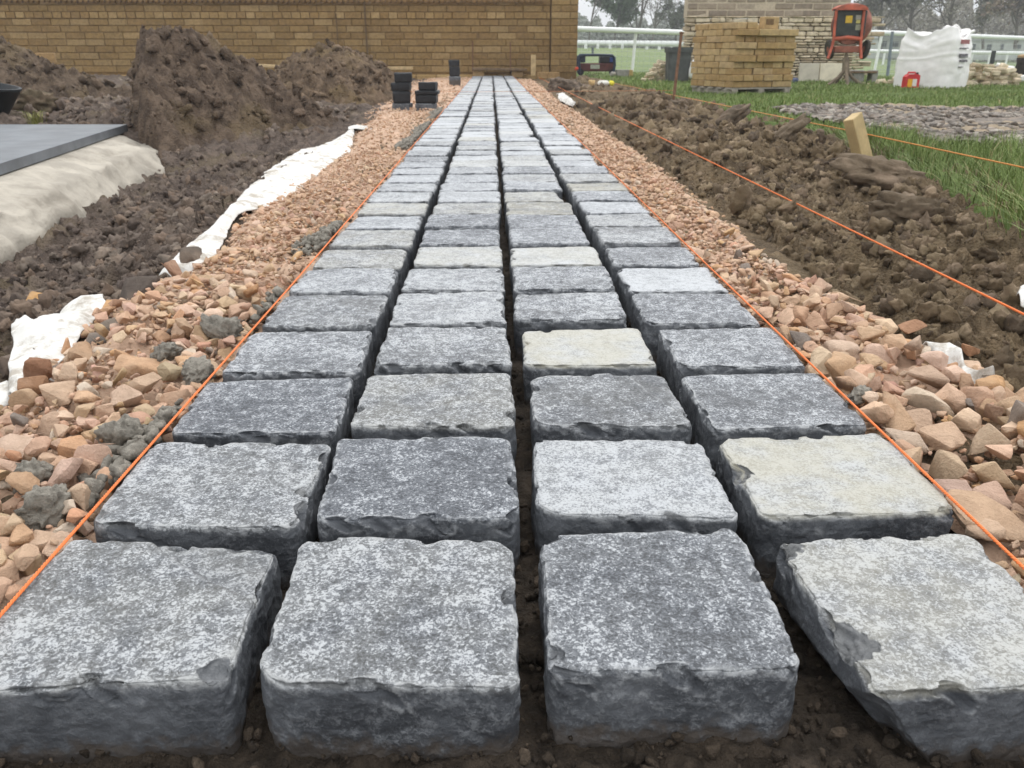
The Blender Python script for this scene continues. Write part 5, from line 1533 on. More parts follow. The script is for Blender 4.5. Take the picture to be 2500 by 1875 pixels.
# ------------------------------------------------------------------ cement mixer on its stand
def mixer():
    Yd = 13.1
    o0 = Q(2072, 207, Yd)
    root = empty('cement_mixer', o0, 'orange cement mixer standing on a splayed steel stand', 'cement mixer')
    sc_ = (Yd * .929 + .16) / FPX
    def L(zx, zy, dy=0.0):       # zoomed-crop pixel -> local
        u, v = 1990 + zx / 7.54, zy / 7.54
        q = Q(u, v, Yd + dy); return q - o0
    M_OR = simple('worn orange paint', (.42, .095, .052), rough=.6, var=.3, scale=9, dirt=.75)
    M_ORD = simple('rusty red steel', (.24, .085, .055), rough=.7, var=.3, scale=12, dirt=.5)
    M_PAN = simple('dark motor cover', (.030, .034, .030), rough=.5, var=.4, scale=9)
    M_TY = simple('tyre rubber', (.05, .045, .038), rough=.9, var=.3, scale=20, dirt=.5)
    M_ST = simple('muddy steel', (.185, .145, .105), rough=.85, var=.3, scale=14)
    # drum behind the motor housing, mouth tilted back and up
    c = L(665, 440, .34)
    m = MB()
    prof = [(.12, -.26), (.20, -.245), (.262, -.15), (.285, -.04), (.285, .05), (.25, .14), (.18, .27), (.155, .29), (.14, .29), (.16, .26), (.22, .13)]
    m.lathe(prof, 40, Matrix.Translation(c) @ Matrix.Rotation(rad(-58), 4, 'X'))
    autosmooth(m.build('drum', simple('rusty cement-caked drum', (.25, .095, .068), rough=.8, var=.35, scale=9, dirt=.8), root), 50)
    m = MB(); m.lathe([(.287, -.012), (.293, 0), (.287, .014)], 40, Matrix.Translation(c) @ Matrix.Rotation(rad(-58), 4, 'X')); m.build('drum_band', M_ORD, root, True)
    # motor housing: dark panel with an orange cap
    a, b = L(400, 190), L(885, 670)
    m = MB(); m.box(((a[0] + b[0]) / 2, .03, (a[2] + b[2]) / 2), (b[0] - a[0], .14, a[2] - b[2]), None, .01); pan = m.build('motor_cover', M_PAN, root)
    a, b = L(375, 85), L(925, 190)
    m = MB()
    w = b[0] - a[0]; hh = a[2] - b[2]
    xs = np.linspace(-1, 1, 15); top = [(x * w / 2, hh * (.35 + .65 * (1 - abs(x) ** 4))) for x in xs]
    m.prism([(-w / 2, 0)] + [p_ for p_ in top] + [(w / 2, 0)][::1], -.11, .10, Matrix.Translation(((a[0] + b[0]) / 2, 0, b[2])) @ Matrix.Rotation(math.pi / 2, 4, 'X'))
    cap = m.build('motor_cap', M_OR, root)
    m = MB(); m.box(L(360, 190) + np.array([0, -.02, 0]), (.05, .04, .02)); m.build('latch', M_PAN, cap)
    # stickers on the cover
    def dec(x0_, y0_, x1_, y1_, colr, nm):
        a, b = L(x0_, y0_), L(x1_, y1_); m = MB(); m.box(((a[0] + b[0]) / 2, -.0425, (a[2] + b[2]) / 2), (b[0] - a[0], .003, a[2] - b[2])); m.build('sticker', simple(nm, colr, var=.15, scale=30), pan)
    dec(550, 290, 655, 425, (.55, .36, .04), 'yellow sticker'); dec(735, 280, 820, 365, (.26, .25, .21), 'faded sticker')
    dec(740, 370, 805, 430, (.48, .42, .14), 'cream sticker'); dec(730, 450, 820, 555, (.24, .24, .17), 'grey sticker')
    # frame legs
    for side, pts in ((-1, ((395, 190), (360, 480), (345, 700), (320, 830), (235, 1080))), (1, ((905, 190), (870, 480), (850, 700), (838, 830), (848, 1080)))):
        m = MB(); m.tube([L(x, y, -.06 if k < 4 else -.14) for k, (x, y) in enumerate(pts)], .021, 8); autosmooth(m.build('frame_leg', M_OR, root))
    m = MB(); m.tube([L(350, 720, -.05), L(600, 690, -.05), L(845, 720, -.05)], .028, 8); autosmooth(m.build('cross_tube', M_OR, root))
    # curved yoke below the motor and the axle box
    m = MB(); pp = [L(x, y, -.02) for x, y in ((345, 790), (440, 825), (600, 845), (740, 825), (830, 790))]; m.tube(pp, .014, 8); autosmooth(m.build('yoke', M_ST, root))
    a, b = L(450, 720), L(745, 815); m = MB(); m.lathe([(.02, -.06), (.115, -.05), (.115, .05), (.02, .06)], 24, Matrix.Translation(((a[0] + b[0]) / 2, .02, (a[2] + b[2]) / 2 + .02)) @ Matrix.Rotation(math.pi / 2, 4, 'X') @ Matrix.Scale(.5, 4, (0, 1, 0))); autosmooth(m.build('gear_guard', M_ORD, root))
    a, b = L(335, 850), L(825, 970); m = MB(); m.box(((a[0] + b[0]) / 2, -.02, (a[2] + b[2]) / 2), (b[0] - a[0], .09, a[2] - b[2]), None, .008); m.build('axle_box', M_ORD, root)
    # wheels hang clear of the ground at both sides, seen edge-on
    for x, y in ((262, 915), (915, 915)):
        c = L(x, y, .10)
        ww = Matrix.Translation(c) @ Matrix.Rotation(rad(78 if x < 500 else 100), 4, 'Y')
        whe = MB(); whe.lathe([(.085, -.022), (.125, -.026), (.137, -.012), (.137, .012), (.125, .026), (.085, .022)], 28, ww)
        wo_ = autosmooth(whe.build('wheel', M_TY, root))
        hb = MB(); hb.lathe([(.02, -.03), (.084, -.012), (.084, .012), (.02, .03)], 20, ww); autosmooth(hb.build('rim', M_ORD, wo_))
    # stand: stout post flaring into curved feet
    m = MB(); a, b = L(575, 960), L(555, 1330); m.tube([a, (a + b) / 2, b], [.018, .042, .05], 10); autosmooth(m.build('stand_post', M_ST, root))
    for pts, dy in ((((540, 1060), (530, 1300), (420, 1430), (230, 1570)), -.05), (((545, 1080), (520, 1330), (430, 1460), (330, 1580)), .18), (((590, 1060), (600, 1300), (680, 1430), (880, 1580)), -.05), (((575, 1080), (575, 1330), (590, 1460), (600, 1580)), -.22)):
        m = MB(); m.tube([L(x, y, dy * (k / 3)) for k, (x, y) in enumerate(pts)], [.03, .027, .025, .022], 8); autosmooth(m.build('stand_leg', M_ST, root))
mixer()

# ------------------------------------------------------------------ bulk bag
def bulk_bag():
    Yd = 12.0
    o0 = Q(2268, 213, Yd)
    root = empty('bulk_bag', o0, 'big white woven bulk bag with slumped open top, red can before it', 'bulk bag')
    root['label'] = 'big white woven bulk bag with slumped open top and lifting loops'
    M_BAG = simple('white woven plastic', (.80, .785, .775), rough=.55, var=.05, scale=14, bump=.003, dirt=.05)
    sc_ = (Yd * .929 + .16) / FPX
    W, D = 136 * sc_, 134 * sc_
    ang = rad(-44)
    n, m_ = 160, 46
    t = np.linspace(0, 1, m_); ph = np.linspace(0, 2 * np.pi, n, endpoint=False)
    V = []
    H = 117 * sc_
    for k, tt in enumerate(t):
        hk = .5 + .0 * tt
        wx = W / 2 * (1.06 - .12 * tt + .06 * math.sin(tt * np.pi)); wy = D / 2 * (1.0 + .05 * math.sin(tt * np.pi) - .05 * tt)
        c_, s_ = np.cos(ph), np.sin(ph)
        e = 6.0
        rr = 1 / (np.abs(c_) ** e + np.abs(s_) ** e) ** (1 / e)
        rim = 0
        x, y = wx * c_ * rr, wy * s_ * rr
        z = np.full(n, tt * H)
        V.append(np.stack([x, y, z], 1))
    V = np.array(V)
    P_ = V.reshape(-1, 3)
    tt = np.repeat(t, n)
    a = np.tile(ph, m_)
    # ragged rim: high soft corners, sagging between
    rimh = .055 * np.cos(4 * a + np.pi) * 1.0 + .045 * fbm(np.stack([np.cos(a) * 1.6, np.sin(a) * 1.6, a * 0], 1), 4, 3) + .05 * np.exp(-((np.cos(a) - .25) / .3) ** 2)
    P_[:, 2] += rimh * sstep(tt, .55, 1)
    P_[:, 0] += (.016 * fbm(P_ * np.array([4, 4, 7]), 31, 4) - .03 * sstep(tt, .75, 1) * np.cos(a)) * sstep(tt, .02, .3)
    fold = .013 * fbm(np.stack([a * 1.2, tt * 9, tt * 3], 1), 33, 3) * sstep(tt, .45, .9)
    P_[:, 1] += np.sign(np.sin(a)) * fold + .009 * fbm(P_ * np.array([3, 3, 5]), 36, 4)
    crease = .008 * np.exp(-((tt - .60 - .05 * np.cos(a * 2 + 1)) / .02) ** 2) + .009 * np.exp(-((tt - .79 + .04 * np.sin(a * 3)) / .03) ** 2)
    P_[:, 0] += np.cos(a) * crease; P_[:, 1] += np.sin(a) * crease
    R = Matrix.Rotation(ang, 3, 'Z'); Rn = np.array(R)
    P_ = P_ @ Rn.T
    i = np.arange((m_ - 1) * n).reshape(m_ - 1, n)
    Fq = np.stack([i, np.roll(i, -1, 1), np.roll(i, -1, 1) + n, i + n], -1).reshape(-1, 4)
    # filling seen inside the open top
    cidx = len(P_)
    top = P_[-n:].copy(); inner = top * np.array([.72, .72, 1]); inner[:, 2] = H * .90 + .03 * fbm(inner * 6, 3, 2)
    P2 = np.concatenate([P_, inner, [[0, 0, H * .93]]])
    j = np.arange(n); Fi = np.stack([(m_ - 1) * n + j, (m_ - 1) * n + (j + 1) % n, cidx + (j + 1) % n, cidx + j], 1)
    Fl = [tuple(q) for q in Fq.tolist()] + [tuple(q) for q in Fi.tolist()] + [(cidx + k, cidx + (k + 1) % n, cidx + n) for k in range(n)]
    mesh_np('sack_body', P2, Fl, M_BAG, root)
    # lifting loops
    for (pa_, pb_, pc_) in (((2322, 84), (2332, 44), (2346, 80)), ((2304, 76), (2314, 50), (2328, 84)), ((2340, 90), (2362, 82), (2379, 75))):
        m = MB(); q = [Q(*p_, Yd) - o0 for p_ in (pa_, pb_, pc_)]
        pts = [q[0] * (1 - s) ** 2 + q[1] * 2 * s * (1 - s) + q[2] * s ** 2 for s in np.linspace(0, 1, 9)]
        m.tube(pts, .02, 8); autosmooth(m.build('lifting_loop', M_BAG, root))
    # printing on the right hand panel: a red block and rows of grey words too small to read
    M_INK = simple('grey print', (.16, .15, .17), var=.3, scale=60); M_RED = simple('dull red print', (.33, .13, .13), var=.3, scale=40)
    sx_ = W / 2 * .995
    mi_ = MB(); mr_ = MB()
    def pm(mbx, y0, y1, z0, z1):
        tz = (z0 + z1) / 2 / H; a = R @ Vector((W / 2 * (1.06 - .12 * tz + .06 * math.sin(tz * math.pi)) + .012, (y0 + y1) / 2, (z0 + z1) / 2)); mbx.box(a, (.03, abs(y1 - y0), abs(z1 - z0)), R)
    rp = np.random.default_rng(6)
    pm(mr_, -.27, .05, H * .84, H * .92)
    for zr, hh in ((.75, .012), (.61, .030), (.585, .012), (.52, .014), (.50, .012), (.40, .010)):
        y = -.28
        while y < (.0 if zr > .45 else -.18):
            w_ = rp.uniform(.02, .055); pm(mi_, y, y + w_, H * zr, H * zr + hh); y += w_ + .012
    mi_.build('print', M_INK, root); mr_.build('red_print', M_RED, root)
bulk_bag()
def jerrycan():
    Yd = 11.45
    o0 = Q(2221, 214, Yd); sc_ = (Yd * .929 + .16) / FPX
    root = empty('fuel_can', o0, 'small red plastic can with yellow and white label in front of the bulk bag', 'fuel can')
    M_R = simple('red plastic', (.52, .035, .04), rough=.4, var=.12, scale=8)
    W, H = 34 * sc_, 36 * sc_
    m = MB()
    poly = [(-W / 2, 0), (W / 2, 0), (W / 2, H * .78), (W * .34, H * .86), (-W * .30, H * .86), (-W / 2, H * .70)]
    m.prism(poly, -.055, .055, Matrix.Rotation(math.pi / 2, 4, 'X')); m.build('can_body', M_R, root)
    m = MB(); m.tube([(-W * .32, 0, H * .8), (-W * .28, 0, H * .97), (W * .22, 0, H * .97), (W * .26, 0, H * .8)], .012, 8); autosmooth(m.build('handle', M_R, root))
    m = MB(); m.lathe([(.017, 0), (.017, .03)], 14, Matrix.Translation((W * .38, 0, H * .82))); m.build('cap', M_BLACKP, root)
    m = MB(); m.box((-W * .19, -.0565, H * .30), (W * .34, .003, H * .52)); m.build('yellow_label', simple('yellow label', (.70, .36, .03), var=.1), root)
    m = MB(); m.box((W * .14, -.0565, H * .33), (W * .30, .003, H * .46)); m.build('white_label', simple('white label', (.70, .66, .62), var=.1), root)
jerrycan()

# ------------------------------------------------------------------ bin, sack, stone piles
def bin_():
    Yd = 14.5; o0 = Q(1652, 197, Yd); sc_ = (Yd * .929 + .16) / FPX
    root = empty('plastic_bin', o0, 'dark grey square tub bin with a thick rim at the corner of the stone building', 'bin')
    M_G = simple('dark grey plastic', (.075, .08, .078), rough=.6, var=.25, scale=6, dirt=.3)
    H = 75 * sc_; wb, wt = 50 * sc_, 56 * sc_
    m = MB()
    def ring(w, z, dp=.9):
        c = w * .12; h = w / 2; q = [(-h + c, -h), (h - c, -h), (h, -h + c), (h, h - c), (h - c, h), (-h + c, h), (-h, h - c), (-h, -h + c)]
        return [(x, y * dp, z) for x, y in q]
    V = ring(wb, 0) + ring(wt, H) + ring(wt * .92, H) + ring(wb * .9, .05)
    Fq = [(i * 8 + k, i * 8 + (k + 1) % 8, (i + 1) * 8 + (k + 1) % 8, (i + 1) * 8 + k) for i in range(3) for k in range(8)] + [tuple(range(8))[::-1], tuple(range(24, 32))]
    m.add(V, Fq); m.build('bin_body', M_G, root)
    m = MB(); V = ring(wt * 1.08, H - 11 * sc_) + ring(wt * 1.1, H + .005) + ring(wt * .95, H + .005)
    V = ring(wt * .99, H - 11 * sc_) + V
    m.add(V, [(i * 8 + k, i * 8 + (k + 1) % 8, (i + 1) * 8 + (k + 1) % 8, (i + 1) * 8 + k) for i in range(3) for k in range(8)]); m.build('rim', M_G, root)
bin_()
M_SACK = simple('white plastic sack', (.78, .77, .75), rough=.5, var=.05, scale=15)
c = Q(1690, 163, 14.3); lumpy('white_sack', c, (.065, .07, .19), 1.0, 41, M_SACK, (1, 1, 1), 'white plastic sack standing between dark bin and brick pallet', 'sack', None, (0, .12, 0), 3, .12, .3)
def stone_pile(label, group, pts, Yd, size, seed):
    r = np.random.default_rng(seed); sc_ = (Yd * .929 + .16) / FPX
    for i_, (u, v) in enumerate(pts):
        c = Q(u, v, Yd + r.uniform(-.12, .12))
        s = r.uniform(*size) * sc_
        m = MB(); m.box((0, 0, 0), (s * 1.9, s * 1.4, s * r.uniform(.8, 1.1)), None, s * .22, np.array(PALS[r.integers(6)]) * r.uniform(.85, 1.15), s * .10)
        o = m.build('walling_stone', M_STONE); o.location = c; o.rotation_euler = (r.normal(0, .12), r.normal(0, .15), r.uniform(-.5, .5))
        tag(o, label, 'stone', group)
pts = [(u + random.uniform(-4, 4), 207 - k * 9 + random.uniform(-2, 2)) for k in range(6) for u in np.linspace(2352 + k * 5, 2482 - (k > 2) * (k - 2) * 10, 8 - (k > 3) * 2)]
stone_pile('cream walling stone in the low heap right of the bulk bag', 'cream walling stones heaped right of the bag', pts, 12.6, (8, 13), 5)
pts = [(u + random.uniform(-2, 2), 194 - k * 7 + random.uniform(-1, 1)) for k in range(7) for u in np.arange(1572 + k * 6.5, 1634, 12)]
stone_pile('cream walling stone in the small heap left of the dark bin', 'cream walling stones heaped left of the bin', pts, 14.9, (6, 9), 6)
pts = [(2150, 198), (2164, 203), (2176, 199), (2186, 190), (2142, 206), (2158, 208), (2172, 208), (2110, 206), (2062, 207), (2128, 210)]
stone_pile('cream stone offcut lying in the grass between mixer and bulk bag', 'stone offcuts between mixer and bag', pts, 13.4, (7, 11), 8)
stone_pile('light stone chip on the grass just right of the bulk bag', None, [(2360, 214)], 11.6, (5, 6), 9)
GW = 'pale sacks behind the stone heap'
for (u, v, sx_, sz_, lab, sd) in ((2440, 160, .075, .055, 'left white sack lying on the cream stone heap', 1), (2464, 166, .05, .04, 'right smaller white sack lying on the cream stone heap', 2), (2496, 191, .10, .07, 'pinkish white sack at the right end of the stone heap', 3)):
    c = Q(u, v, 12.7); lumpy('white_sack', c, (sx_, .08, sz_), 1.0, 60 + sd, M_SACK, (1, 1, 1), lab, 'sack', GW, (0, .15, .2), 3, .1, .3)
# dark barrel-like log with a tan cut end
c = Q(2494, 184, 13.2)
root = empty('log', c, 'dark upright log with a tan cut end at the right picture edge', 'log')
m = MB(); m.lathe([(.125, -.04), (.12, .05), (.10, .16), (.115, .245)], 18); m.build('bark', simple('dark bark', (.035, .028, .024), var=.4, scale=14, bump=.01), root, True)
m = MB(); m.lathe([(.105, .247), (.108, .28), (.06, .295), (0, .296)], 18); m.build('cut_end', simple('tan wood', (.40, .27, .155), var=.2, scale=14), root, True)
m = MB(); a, b = Q(2419, 163, 13.6), Q(2427, 124, 13.6); m.tube([np.zeros(3), b - a], .033, 8); o = m.build('fence_stub', simple('dark post', (.06, .065, .065), var=.3)); o.location = a; tag(o, 'short dark post leaning behind the cream stone heap', 'post')

# small machine by the wall corner
def machine():
    Yd = 18.4; o0 = Q(1456, 181, Yd); sc_ = (Yd * .929 + .16) / FPX
    root = empty('generator', o0, 'low dark blue and maroon machine with open tube frame beside the wall corner', 'generator')
    M_B = simple('dark blue paint', (.022, .034, .058), rough=.45, var=.3, scale=9); M_M = simple('maroon paint', (.085, .028, .026), rough=.5, var=.3, scale=9); M_K = simple('black engine', (.016, .016, .019), rough=.5, var=.4, scale=20)
    def L(x, y, dy=0.0): return Q(1400 + x / 6.9125, 60 + y / 6.9125, Yd) - o0 + np.array([0, dy, 0])
    for dy in (-.16, .16):
        m = MB(); pts = [L(*p_, dy) for p_ in ((90, 820), (85, 640), (90, 540), (120, 515), (400, 512), (640, 520), (675, 560), (680, 680), (660, 800))]; m.tube(pts, .026, 8); autosmooth(m.build('tube_frame', M_B, root))
    a, b = L(80, 650), L(665, 790); m = MB(); m.box(((a[0] + b[0]) / 2, 0, (a[2] + b[2]) / 2), (b[0] - a[0], .30, a[2] - b[2]), None, .02); body = m.build('casing', M_M, root)
    a, b = L(85, 530), L(190, 640); m = MB(); m.box(((a[0] + b[0]) / 2, 0, (a[2] + b[2]) / 2), (b[0] - a[0], .28, a[2] - b[2]), None, .012); m.build('end_panel', M_B, root)
    a, b = L(440, 535), L(665, 655); m = MB(); m.box(((a[0] + b[0]) / 2, 0, (a[2] + b[2]) / 2), (b[0] - a[0], .28, a[2] - b[2]), None, .02); m.build('engine', M_K, root)
    a, b = L(600, 550), L(650, 630); m = MB(); m.box(((a[0] + b[0]) / 2, -.145, (a[2] + b[2]) / 2), (b[0] - a[0], .02, a[2] - b[2]), None, .006); m.build('blue_cap', simple('blue plastic', (.03, .06, .25), rough=.4), root)
    a, b = L(275, 675), L(425, 745); m = MB(); m.box(((a[0] + b[0]) / 2, -.154, (a[2] + b[2]) / 2), (b[0] - a[0], .006, a[2] - b[2])); m.build('pale_plate', simple('pale plate', (.33, .35, .29), var=.15), body)
    for x in (110, 640):
        m = MB(); m.lathe([(.02, -.03), (.065, -.03), (.065, .03), (.02, .03)], 16, Matrix.Translation(L(x, 800) + np.array([0, -.14, 0])) @ Matrix.Rotation(math.pi / 2, 4, 'X')); m.build('foot_wheel', M_K, root)
    c = Q(1408, 167, Yd - .3); lumpy('orange_bag', c, (.062, .05, .045), 1.0, 15, simple('orange red plastic', (.55, .07, .035), rough=.5), (1, 1, 1), 'small orange-red plastic object by the left end of the dark machine', 'bag', None, (0, 0, 0), 3, .08, .3)
machine()
c = Q(1521, 187, 18.3); m = MB(); m.box((0, 0, .065), (.30, .16, .14), None, .006); o = m.build('concrete_block', M_BLK); o.location = c; tag(o, 'grey concrete block on the grass right of the dark machine', 'block')
c = Q(1540, 187, 18.2); m = MB(); m.box((0, 0, .06), (.07, .1, .14), None, .006, (.42, .30, .13)); o = m.build('half_brick', M_BRICK); o.location = c; tag(o, 'buff half brick at the end of the grey concrete block', 'brick')
c = Q(1496, 180, 18.2); lumpy('stone_chunk', c, (.07, .06, .06), 1.0, 19, M_ROCK, (.36, .34, .31), 'grey-white stone chunk between machine and concrete block', 'stone', None, (0, 0, 0), 3, .12, .15)
c = Q(1447, 203, 13.0); lumpy('cardboard_scrap', c, (.06, .05, .05), 1.0, 23, simple('buff paper', (.55, .38, .18), var=.2), (1, 1, 1), 'crumpled buff paper lying behind the far soil bank', 'litter', None, (0, 0, .3), 3, .2, .15)
a = Q(1479, 203, 13.0)
root = empty('cement_bag', a, 'white and yellow paper bag lying behind the far soil bank', 'bag')
for nm, x0_, x1_, colr in (('white_end', -.115, .045, (.74, .72, .66)), ('yellow_end', .047, .12, (.68, .62, .05))):
    m = MB(); m.box(((x0_ + x1_) / 2, 0, .0), (x1_ - x0_, .16, .075), None, .025, (1, 1, 1), .004); m.build(nm, simple(nm + ' paper', colr, var=.08), root)

# ------------------------------------------------------------------ racecourse rails, wire fence, far things
M_WHITE = simple('white running rail', (.78, .80, .79), rough=.4, var=.05, scale=3)
def rail(label, pts, r_, posts, foot, brace=True, group='white racecourse running rails'):
    pts = [np.array(p_) for p_ in pts]; o0 = pts[0] * np.array([1, 1, 0])
    root = empty('running_rail', o0, label, 'rail', group)
    m = MB(); m.tube([p_ - o0 for p_ in pts], r_, 14); autosmooth(m.build('top_rail', M_WHITE, root))
    for (p_, zb_) in posts:
        p_ = np.array(p_)
        m = MB(); m.tube([p_ - o0 + np.array([0, 0, -.04]), np.array([p_[0] - .05 * foot, p_[1], zb_]) - o0], r_ * .62, 10); autosmooth(m.build('post', M_WHITE, root))
pa_, pb_ = Q(1340, 68, 22.0), Q(1690, 80, 23.4)
pc_, pd_ = Q(2130, 79, 24.4), Q(2560, 95, 31.0)
rail('near white running rail passing behind both buildings', [pa_, (pa_ + pb_) / 2, pb_, pc_, (pc_ + pd_) / 2, pd_], .062,
     [(Q(1553, 75, 22.9), Q(1548, 177, 22.9)[2]), (Q(2153, 82, 24.5), Q(2141, 182, 24.5)[2]), (Q(2350, 86, 27.6), Q(2341, 165, 27.6)[2])], 1)
pe_, pf_ = Q(1380, 104, 66), Q(1690, 107, 60); pg_, ph_ = Q(2110, 124, 50), Q(2560, 131, 46)
posts = []
for u in list(np.arange(2160, 2560, 43)) : posts.append((Q(u, 128, 48), Q(u, 128, 48)[2] - 1.05))
rail('far white rail across the racecourse field at right', [pg_, (pg_ + ph_) / 2, ph_], .085, posts, 0)
posts = [(Q(u, 105, 63), Q(u, 105, 63)[2] - .55) for u in np.arange(1400, 1690, 30)]
rail('far white rail under the trees left of the stone building', [pe_, pf_], .17, posts, 0)

M_WIRE = simple('galvanised wire', (.42, .45, .44), rough=.5, var=.1)
M_STP = simple('steel fence post', (.16, .19, .22), rough=.5, var=.2, scale=10)
def wire_fence():
    pL = [(Q(1405, 150, 22.6), Q(1690, 150, 23.8)), (Q(2130, 150, 25.0), Q(2520, 150, 30.5))]
    root = empty('wire_fence', pL[0][0] * np.array([1, 1, 0]), 'thin wire mesh fence running below the near white rail', 'fence')
    o0 = np.array(root.location)
    for a, b in pL:
        m = MB()
        a = a * np.array([1, 1, 0]); b = b * np.array([1, 1, 0]); n = int(np.linalg.norm(b - a) / .16)
        for z in np.arange(-.10, 1.0, .12):
            m.tube([a - o0 + np.array([0, 0, z]), b - o0 + np.array([0, 0, z])], .0035, 4)
        for k in range(n + 1):
            q = a + (b - a) * k / n - o0; m.tube([q + np.array([0, 0, -.12]), q + np.array([0, 0, .98])], .0028, 4)
        m.build('wire_mesh', M_WIRE, root)
    for (u, v0, u1, v1, Yd) in ((2179, 77, 2166, 190, 24.6), (1447, 116, 1447, 135, 22.8)):
        m = MB(); m.tube([Q(u, v0, Yd) - o0, Q(u1, v1, Yd) - o0], .045 if u > 2000 else .03, 8); m.build('post', M_STP, root)
wire_fence()

# low pale stands and a white vehicle beyond the right field
def shed(label, u0, u1, v0, v1, Yd, win, name='pale_shed'):
    a, b = Q(u0, v1, Yd), Q(u1, v0, Yd); o0 = np.array([(a[0] + b[0]) / 2, Yd, a[2]])
    root = empty(name, o0, label, 'shed' if 'shed' in name else 'stand')
    w, h = b[0] - a[0], b[2] - a[2]
    m = MB(); m.box((0, 1.0, h / 2 - .3), (w, 2.0, h + .6)); m.build('wall', simple(label[:12], (.42, .44, .42), var=.12, scale=2), root)
    m = MB(); m.prism([(-w / 2 - .1, h), (w / 2 + .1, h), (w / 2 - .1, h + .25), (-w / 2 + .1, h + .25)], -2.1, .1, Matrix.Rotation(math.pi / 2, 4, 'X')); m.build('roof', simple(label[:12] + ' roof', (.30, .31, .31), var=.12, scale=2), root)
    for (x, y, ww, hh) in win:
        m = MB(); m.box((w * x, -.03, h * y), (w * ww, .06, h * hh)); m.build('window', simple('dark pane', (.07, .08, .085), rough=.3), root)
shed('long pale shed behind the far rail at the right picture edge', 2360, 2540, 100, 128, 78, [(-.42, .5, .05, .5), (-.2, .45, .06, .5), (-.02, .5, .04, .5), (.2, .5, .08, .4), (.36, .5, .06, .4)])
shed('small pale hut with dark windows between mixer and bulk bag', 2146, 2200, 93, 123, 70, [(-.28, .5, .2, .55), (.25, .5, .3, .45)])

# ------------------------------------------------------------------ trees
def tree(label, u, vbase, Yd, height, spread, leafc, nleaf, lsize, seed, trunk_r=.10, crown0=.25, twigs=5, group='trees beyond the racecourse field'):
    r = np.random.default_rng(seed)
    base = Q(u, vbase, Yd)
    root = empty('tree', base, label, 'tree', group)
    m = MB(); tips = []
    def grow(p_, d, L, rad_, lev):
        n = 4; pts = [p_]; rs_ = [rad_]
        for k in range(n):
            d = d + r.normal(0, .11 + .04 * lev, 3); d[2] += .03; d /= np.linalg.norm(d)
            p_ = p_ + d * L / n; pts.append(p_); rs_.append(rad_ * (1 - .62 * (k + 1) / n))
        m.tube(pts, rs_, 6 if lev < 2 else 4 if lev < 3 else 3, caps=False, col=np.array((.135, .122, .108)) * r.uniform(.8, 1.2))
        if lev >= 2: tips.extend(pts[1:])
        if lev >= 4: return
        nb = (6, 5, 4, 3)[lev]
        for k in range(nb):
            t_ = r.uniform(.35 if lev else crown0, 1.0); i_ = min(int(t_ * n), n - 1); q = pts[i_] + (pts[i_ + 1] - pts[i_]) * (t_ * n - i_)
            a = r.uniform(0, 2 * np.pi); sp_ = r.uniform(.45, 1.0) * spread
            nd = d * (1 - .35 * sp_) + np.array([math.cos(a), math.sin(a), .25]) * sp_; nd /= np.linalg.norm(nd)
            grow(q, nd, L * r.uniform(.48, .68), rad_ * .5, lev + 1)
    grow(np.zeros(3), np.array([r.normal(0, .05), r.normal(0, .05), 1.0]), height * .62, trunk_r, 0)
    m.build('trunk', M_BARK, root, True)
    tips = np.array(tips)
    n = nleaf
    if n:
        c = tips[r.integers(len(tips), size=n)] + r.normal(0, lsize * 1.4, (n, 3))
        s = lsize * r.uniform(.5, 1.3, n)
        e1 = r.normal(size=(n, 3)); e1 /= np.linalg.norm(e1, axis=1)[:, None]; e2_ = np.cross(e1, r.normal(size=(n, 3))); e2_ /= np.linalg.norm(e2_, axis=1)[:, None]
        V = np.stack([c + e1 * s[:, None], c + e2_ * s[:, None] * .6, c - e1 * s[:, None], c - e2_ * s[:, None] * .6], 1).reshape(-1, 3)
        Fq = np.arange(4 * n).reshape(n, 4)
        C = np.repeat((np.array(leafc) * r.uniform(.65, 1.35, (n, 1)))[:, None, :], 4, 1).reshape(-1, 3)
        mesh_np('crown', V, Fq, M_LEAF, root, colors=C)
GN, GB = (.085, .115, .055), (.125, .105, .070)
tree('slim pale green tree nearest the brown wall corner', 1437, 112, 70, 5.2, .45, (.10, .14, .07), 2600, .11, 1, .08)
tree('small dense green tree left of the big bare tree', 1500, 112, 72, 4.2, .62, (.075, .115, .055), 5200, .12, 2, .09, .15)
tree('big bare branching tree in the gap between the two buildings', 1550, 117, 74, 7.5, .78, (.13, .115, .085), 1500, .06, 3, .16, .22)
tree('low thin bare tree beside the big bare tree', 1590, 110, 84, 6.0, .8, (.13, .12, .09), 1200, .06, 4, .11)
tree('grey-green bushy tree touching the stone building edge', 1650, 112, 72, 4.0, .75, (.095, .11, .07), 2600, .10, 5, .09, .15)
tree('dark bushy tree just right of the cement mixer', 2150, 122, 62, 6.5, .85, (.18, .172, .145), 3600, .13, 6, .14, .10)
tree('dark leafy tree left above the bulk bag', 2215, 122, 66, 6.8, .85, (.185, .175, .145), 3400, .13, 7, .14, .10)
tree('bare spreading tree directly above the bulk bag', 2322, 120, 60, 6.4, .85, (.22, .21, .165), 2200, .07, 8, .15, .15)
tree('olive bushy tree right of the bare spreading tree', 2400, 120, 66, 5.4, .8, (.19, .185, .14), 3000, .12, 9, .12, .10)
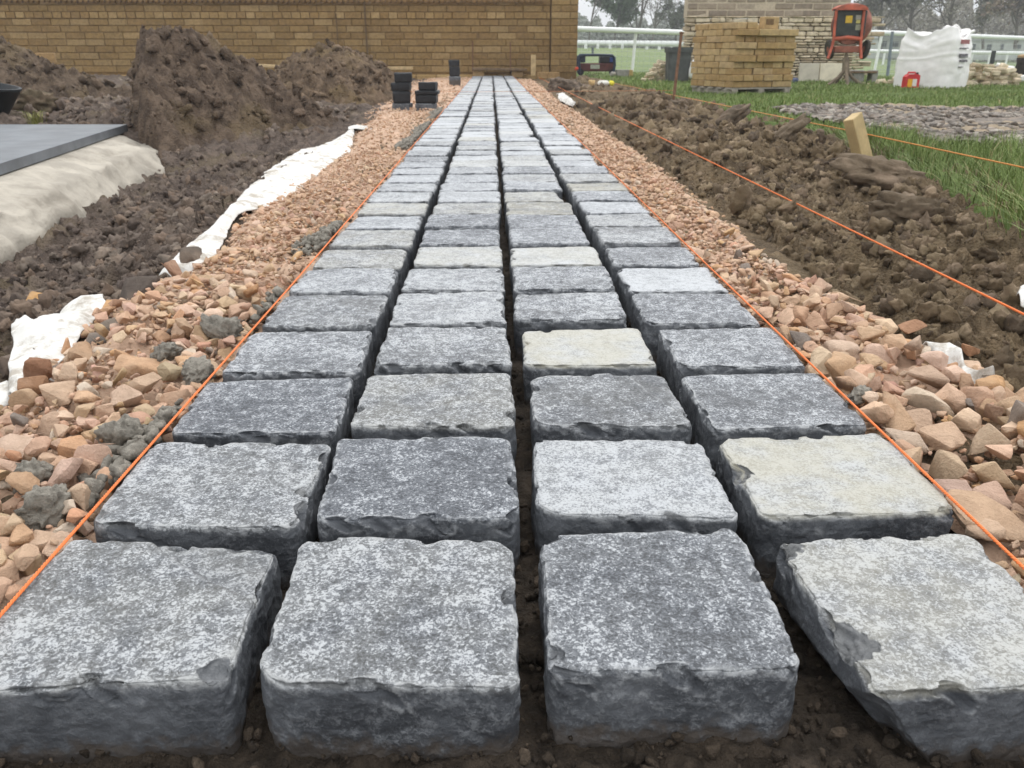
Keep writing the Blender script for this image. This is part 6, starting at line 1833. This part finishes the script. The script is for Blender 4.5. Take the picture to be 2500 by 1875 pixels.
tree('brown bushy tree at the right picture edge', 2478, 120, 58, 6.0, .85, (.225, .178, .14), 3800, .12, 10, .13, .08)
def wood():
    r = np.random.default_rng(77); V = []; C = []
    n = 60000
    side = r.random(n) < .62
    Yw = r.uniform(86, 100, n)
    u = np.where(side, r.uniform(2100, 2640, n), r.uniform(1395, 1700, n))
    bear = (u - CX) / FPX
    X = bear * Yw * math.cos(TH) + Yw * math.tan(PSI)
    top = np.where(side, 5.6 + 1.6 * vnoise(np.stack([u / 22, u * 0, u * 0], 1), 3), 2.7 + .8 * vnoise(np.stack([u / 16, u * 0, u * 0], 1), 4))
    z0 = field_z(X, Yw)
    Z = z0 + top * r.random(n) ** .8
    s = r.uniform(.07, .20, n)
    c = np.stack([X, Yw, Z], 1)
    e1 = r.normal(size=(n, 3)); e1 /= np.linalg.norm(e1, axis=1)[:, None]; e2_ = np.cross(e1, r.normal(size=(n, 3))); e2_ /= np.linalg.norm(e2_, axis=1)[:, None]
    V = np.stack([c + e1 * s[:, None], c + e2_ * s[:, None] * .6, c - e1 * s[:, None], c - e2_ * s[:, None] * .6], 1).reshape(-1, 3)
    col = np.where(side[:, None], np.array((.27, .25, .205)), np.array((.33, .345, .315))) * r.uniform(.6, 1.4, (n, 1))
    o = mesh_np('far_wood', V, np.arange(4 * n).reshape(n, 4), M_LEAF, colors=np.repeat(col[:, None, :], 4, 1).reshape(-1, 3))
    stuff(o, 'far hedges and woodland along the back of the racecourse', 'woodland')
wood()

# ------------------------------------------------------------------ damp air: far things fade
def haze():
    m = bpy.data.materials.new('damp air'); m.use_nodes = True
    t = m.node_tree; t.nodes.clear()
    out = t.nodes.new('ShaderNodeOutputMaterial'); v = t.nodes.new('ShaderNodeVolumePrincipled')
    v.inputs['Color'].default_value = (.93, .96, 1.0, 1); v.inputs['Density'].default_value = .0018
    t.links.new(v.outputs[0], out.inputs['Volume'])
    b = MB(); b.box((0, 205, 9.0), (1240, 450, 24.0))
    o = b.build('haze', m)
    stuff(o, 'thin damp haze over the racecourse that pales the far trees', 'haze')
haze()
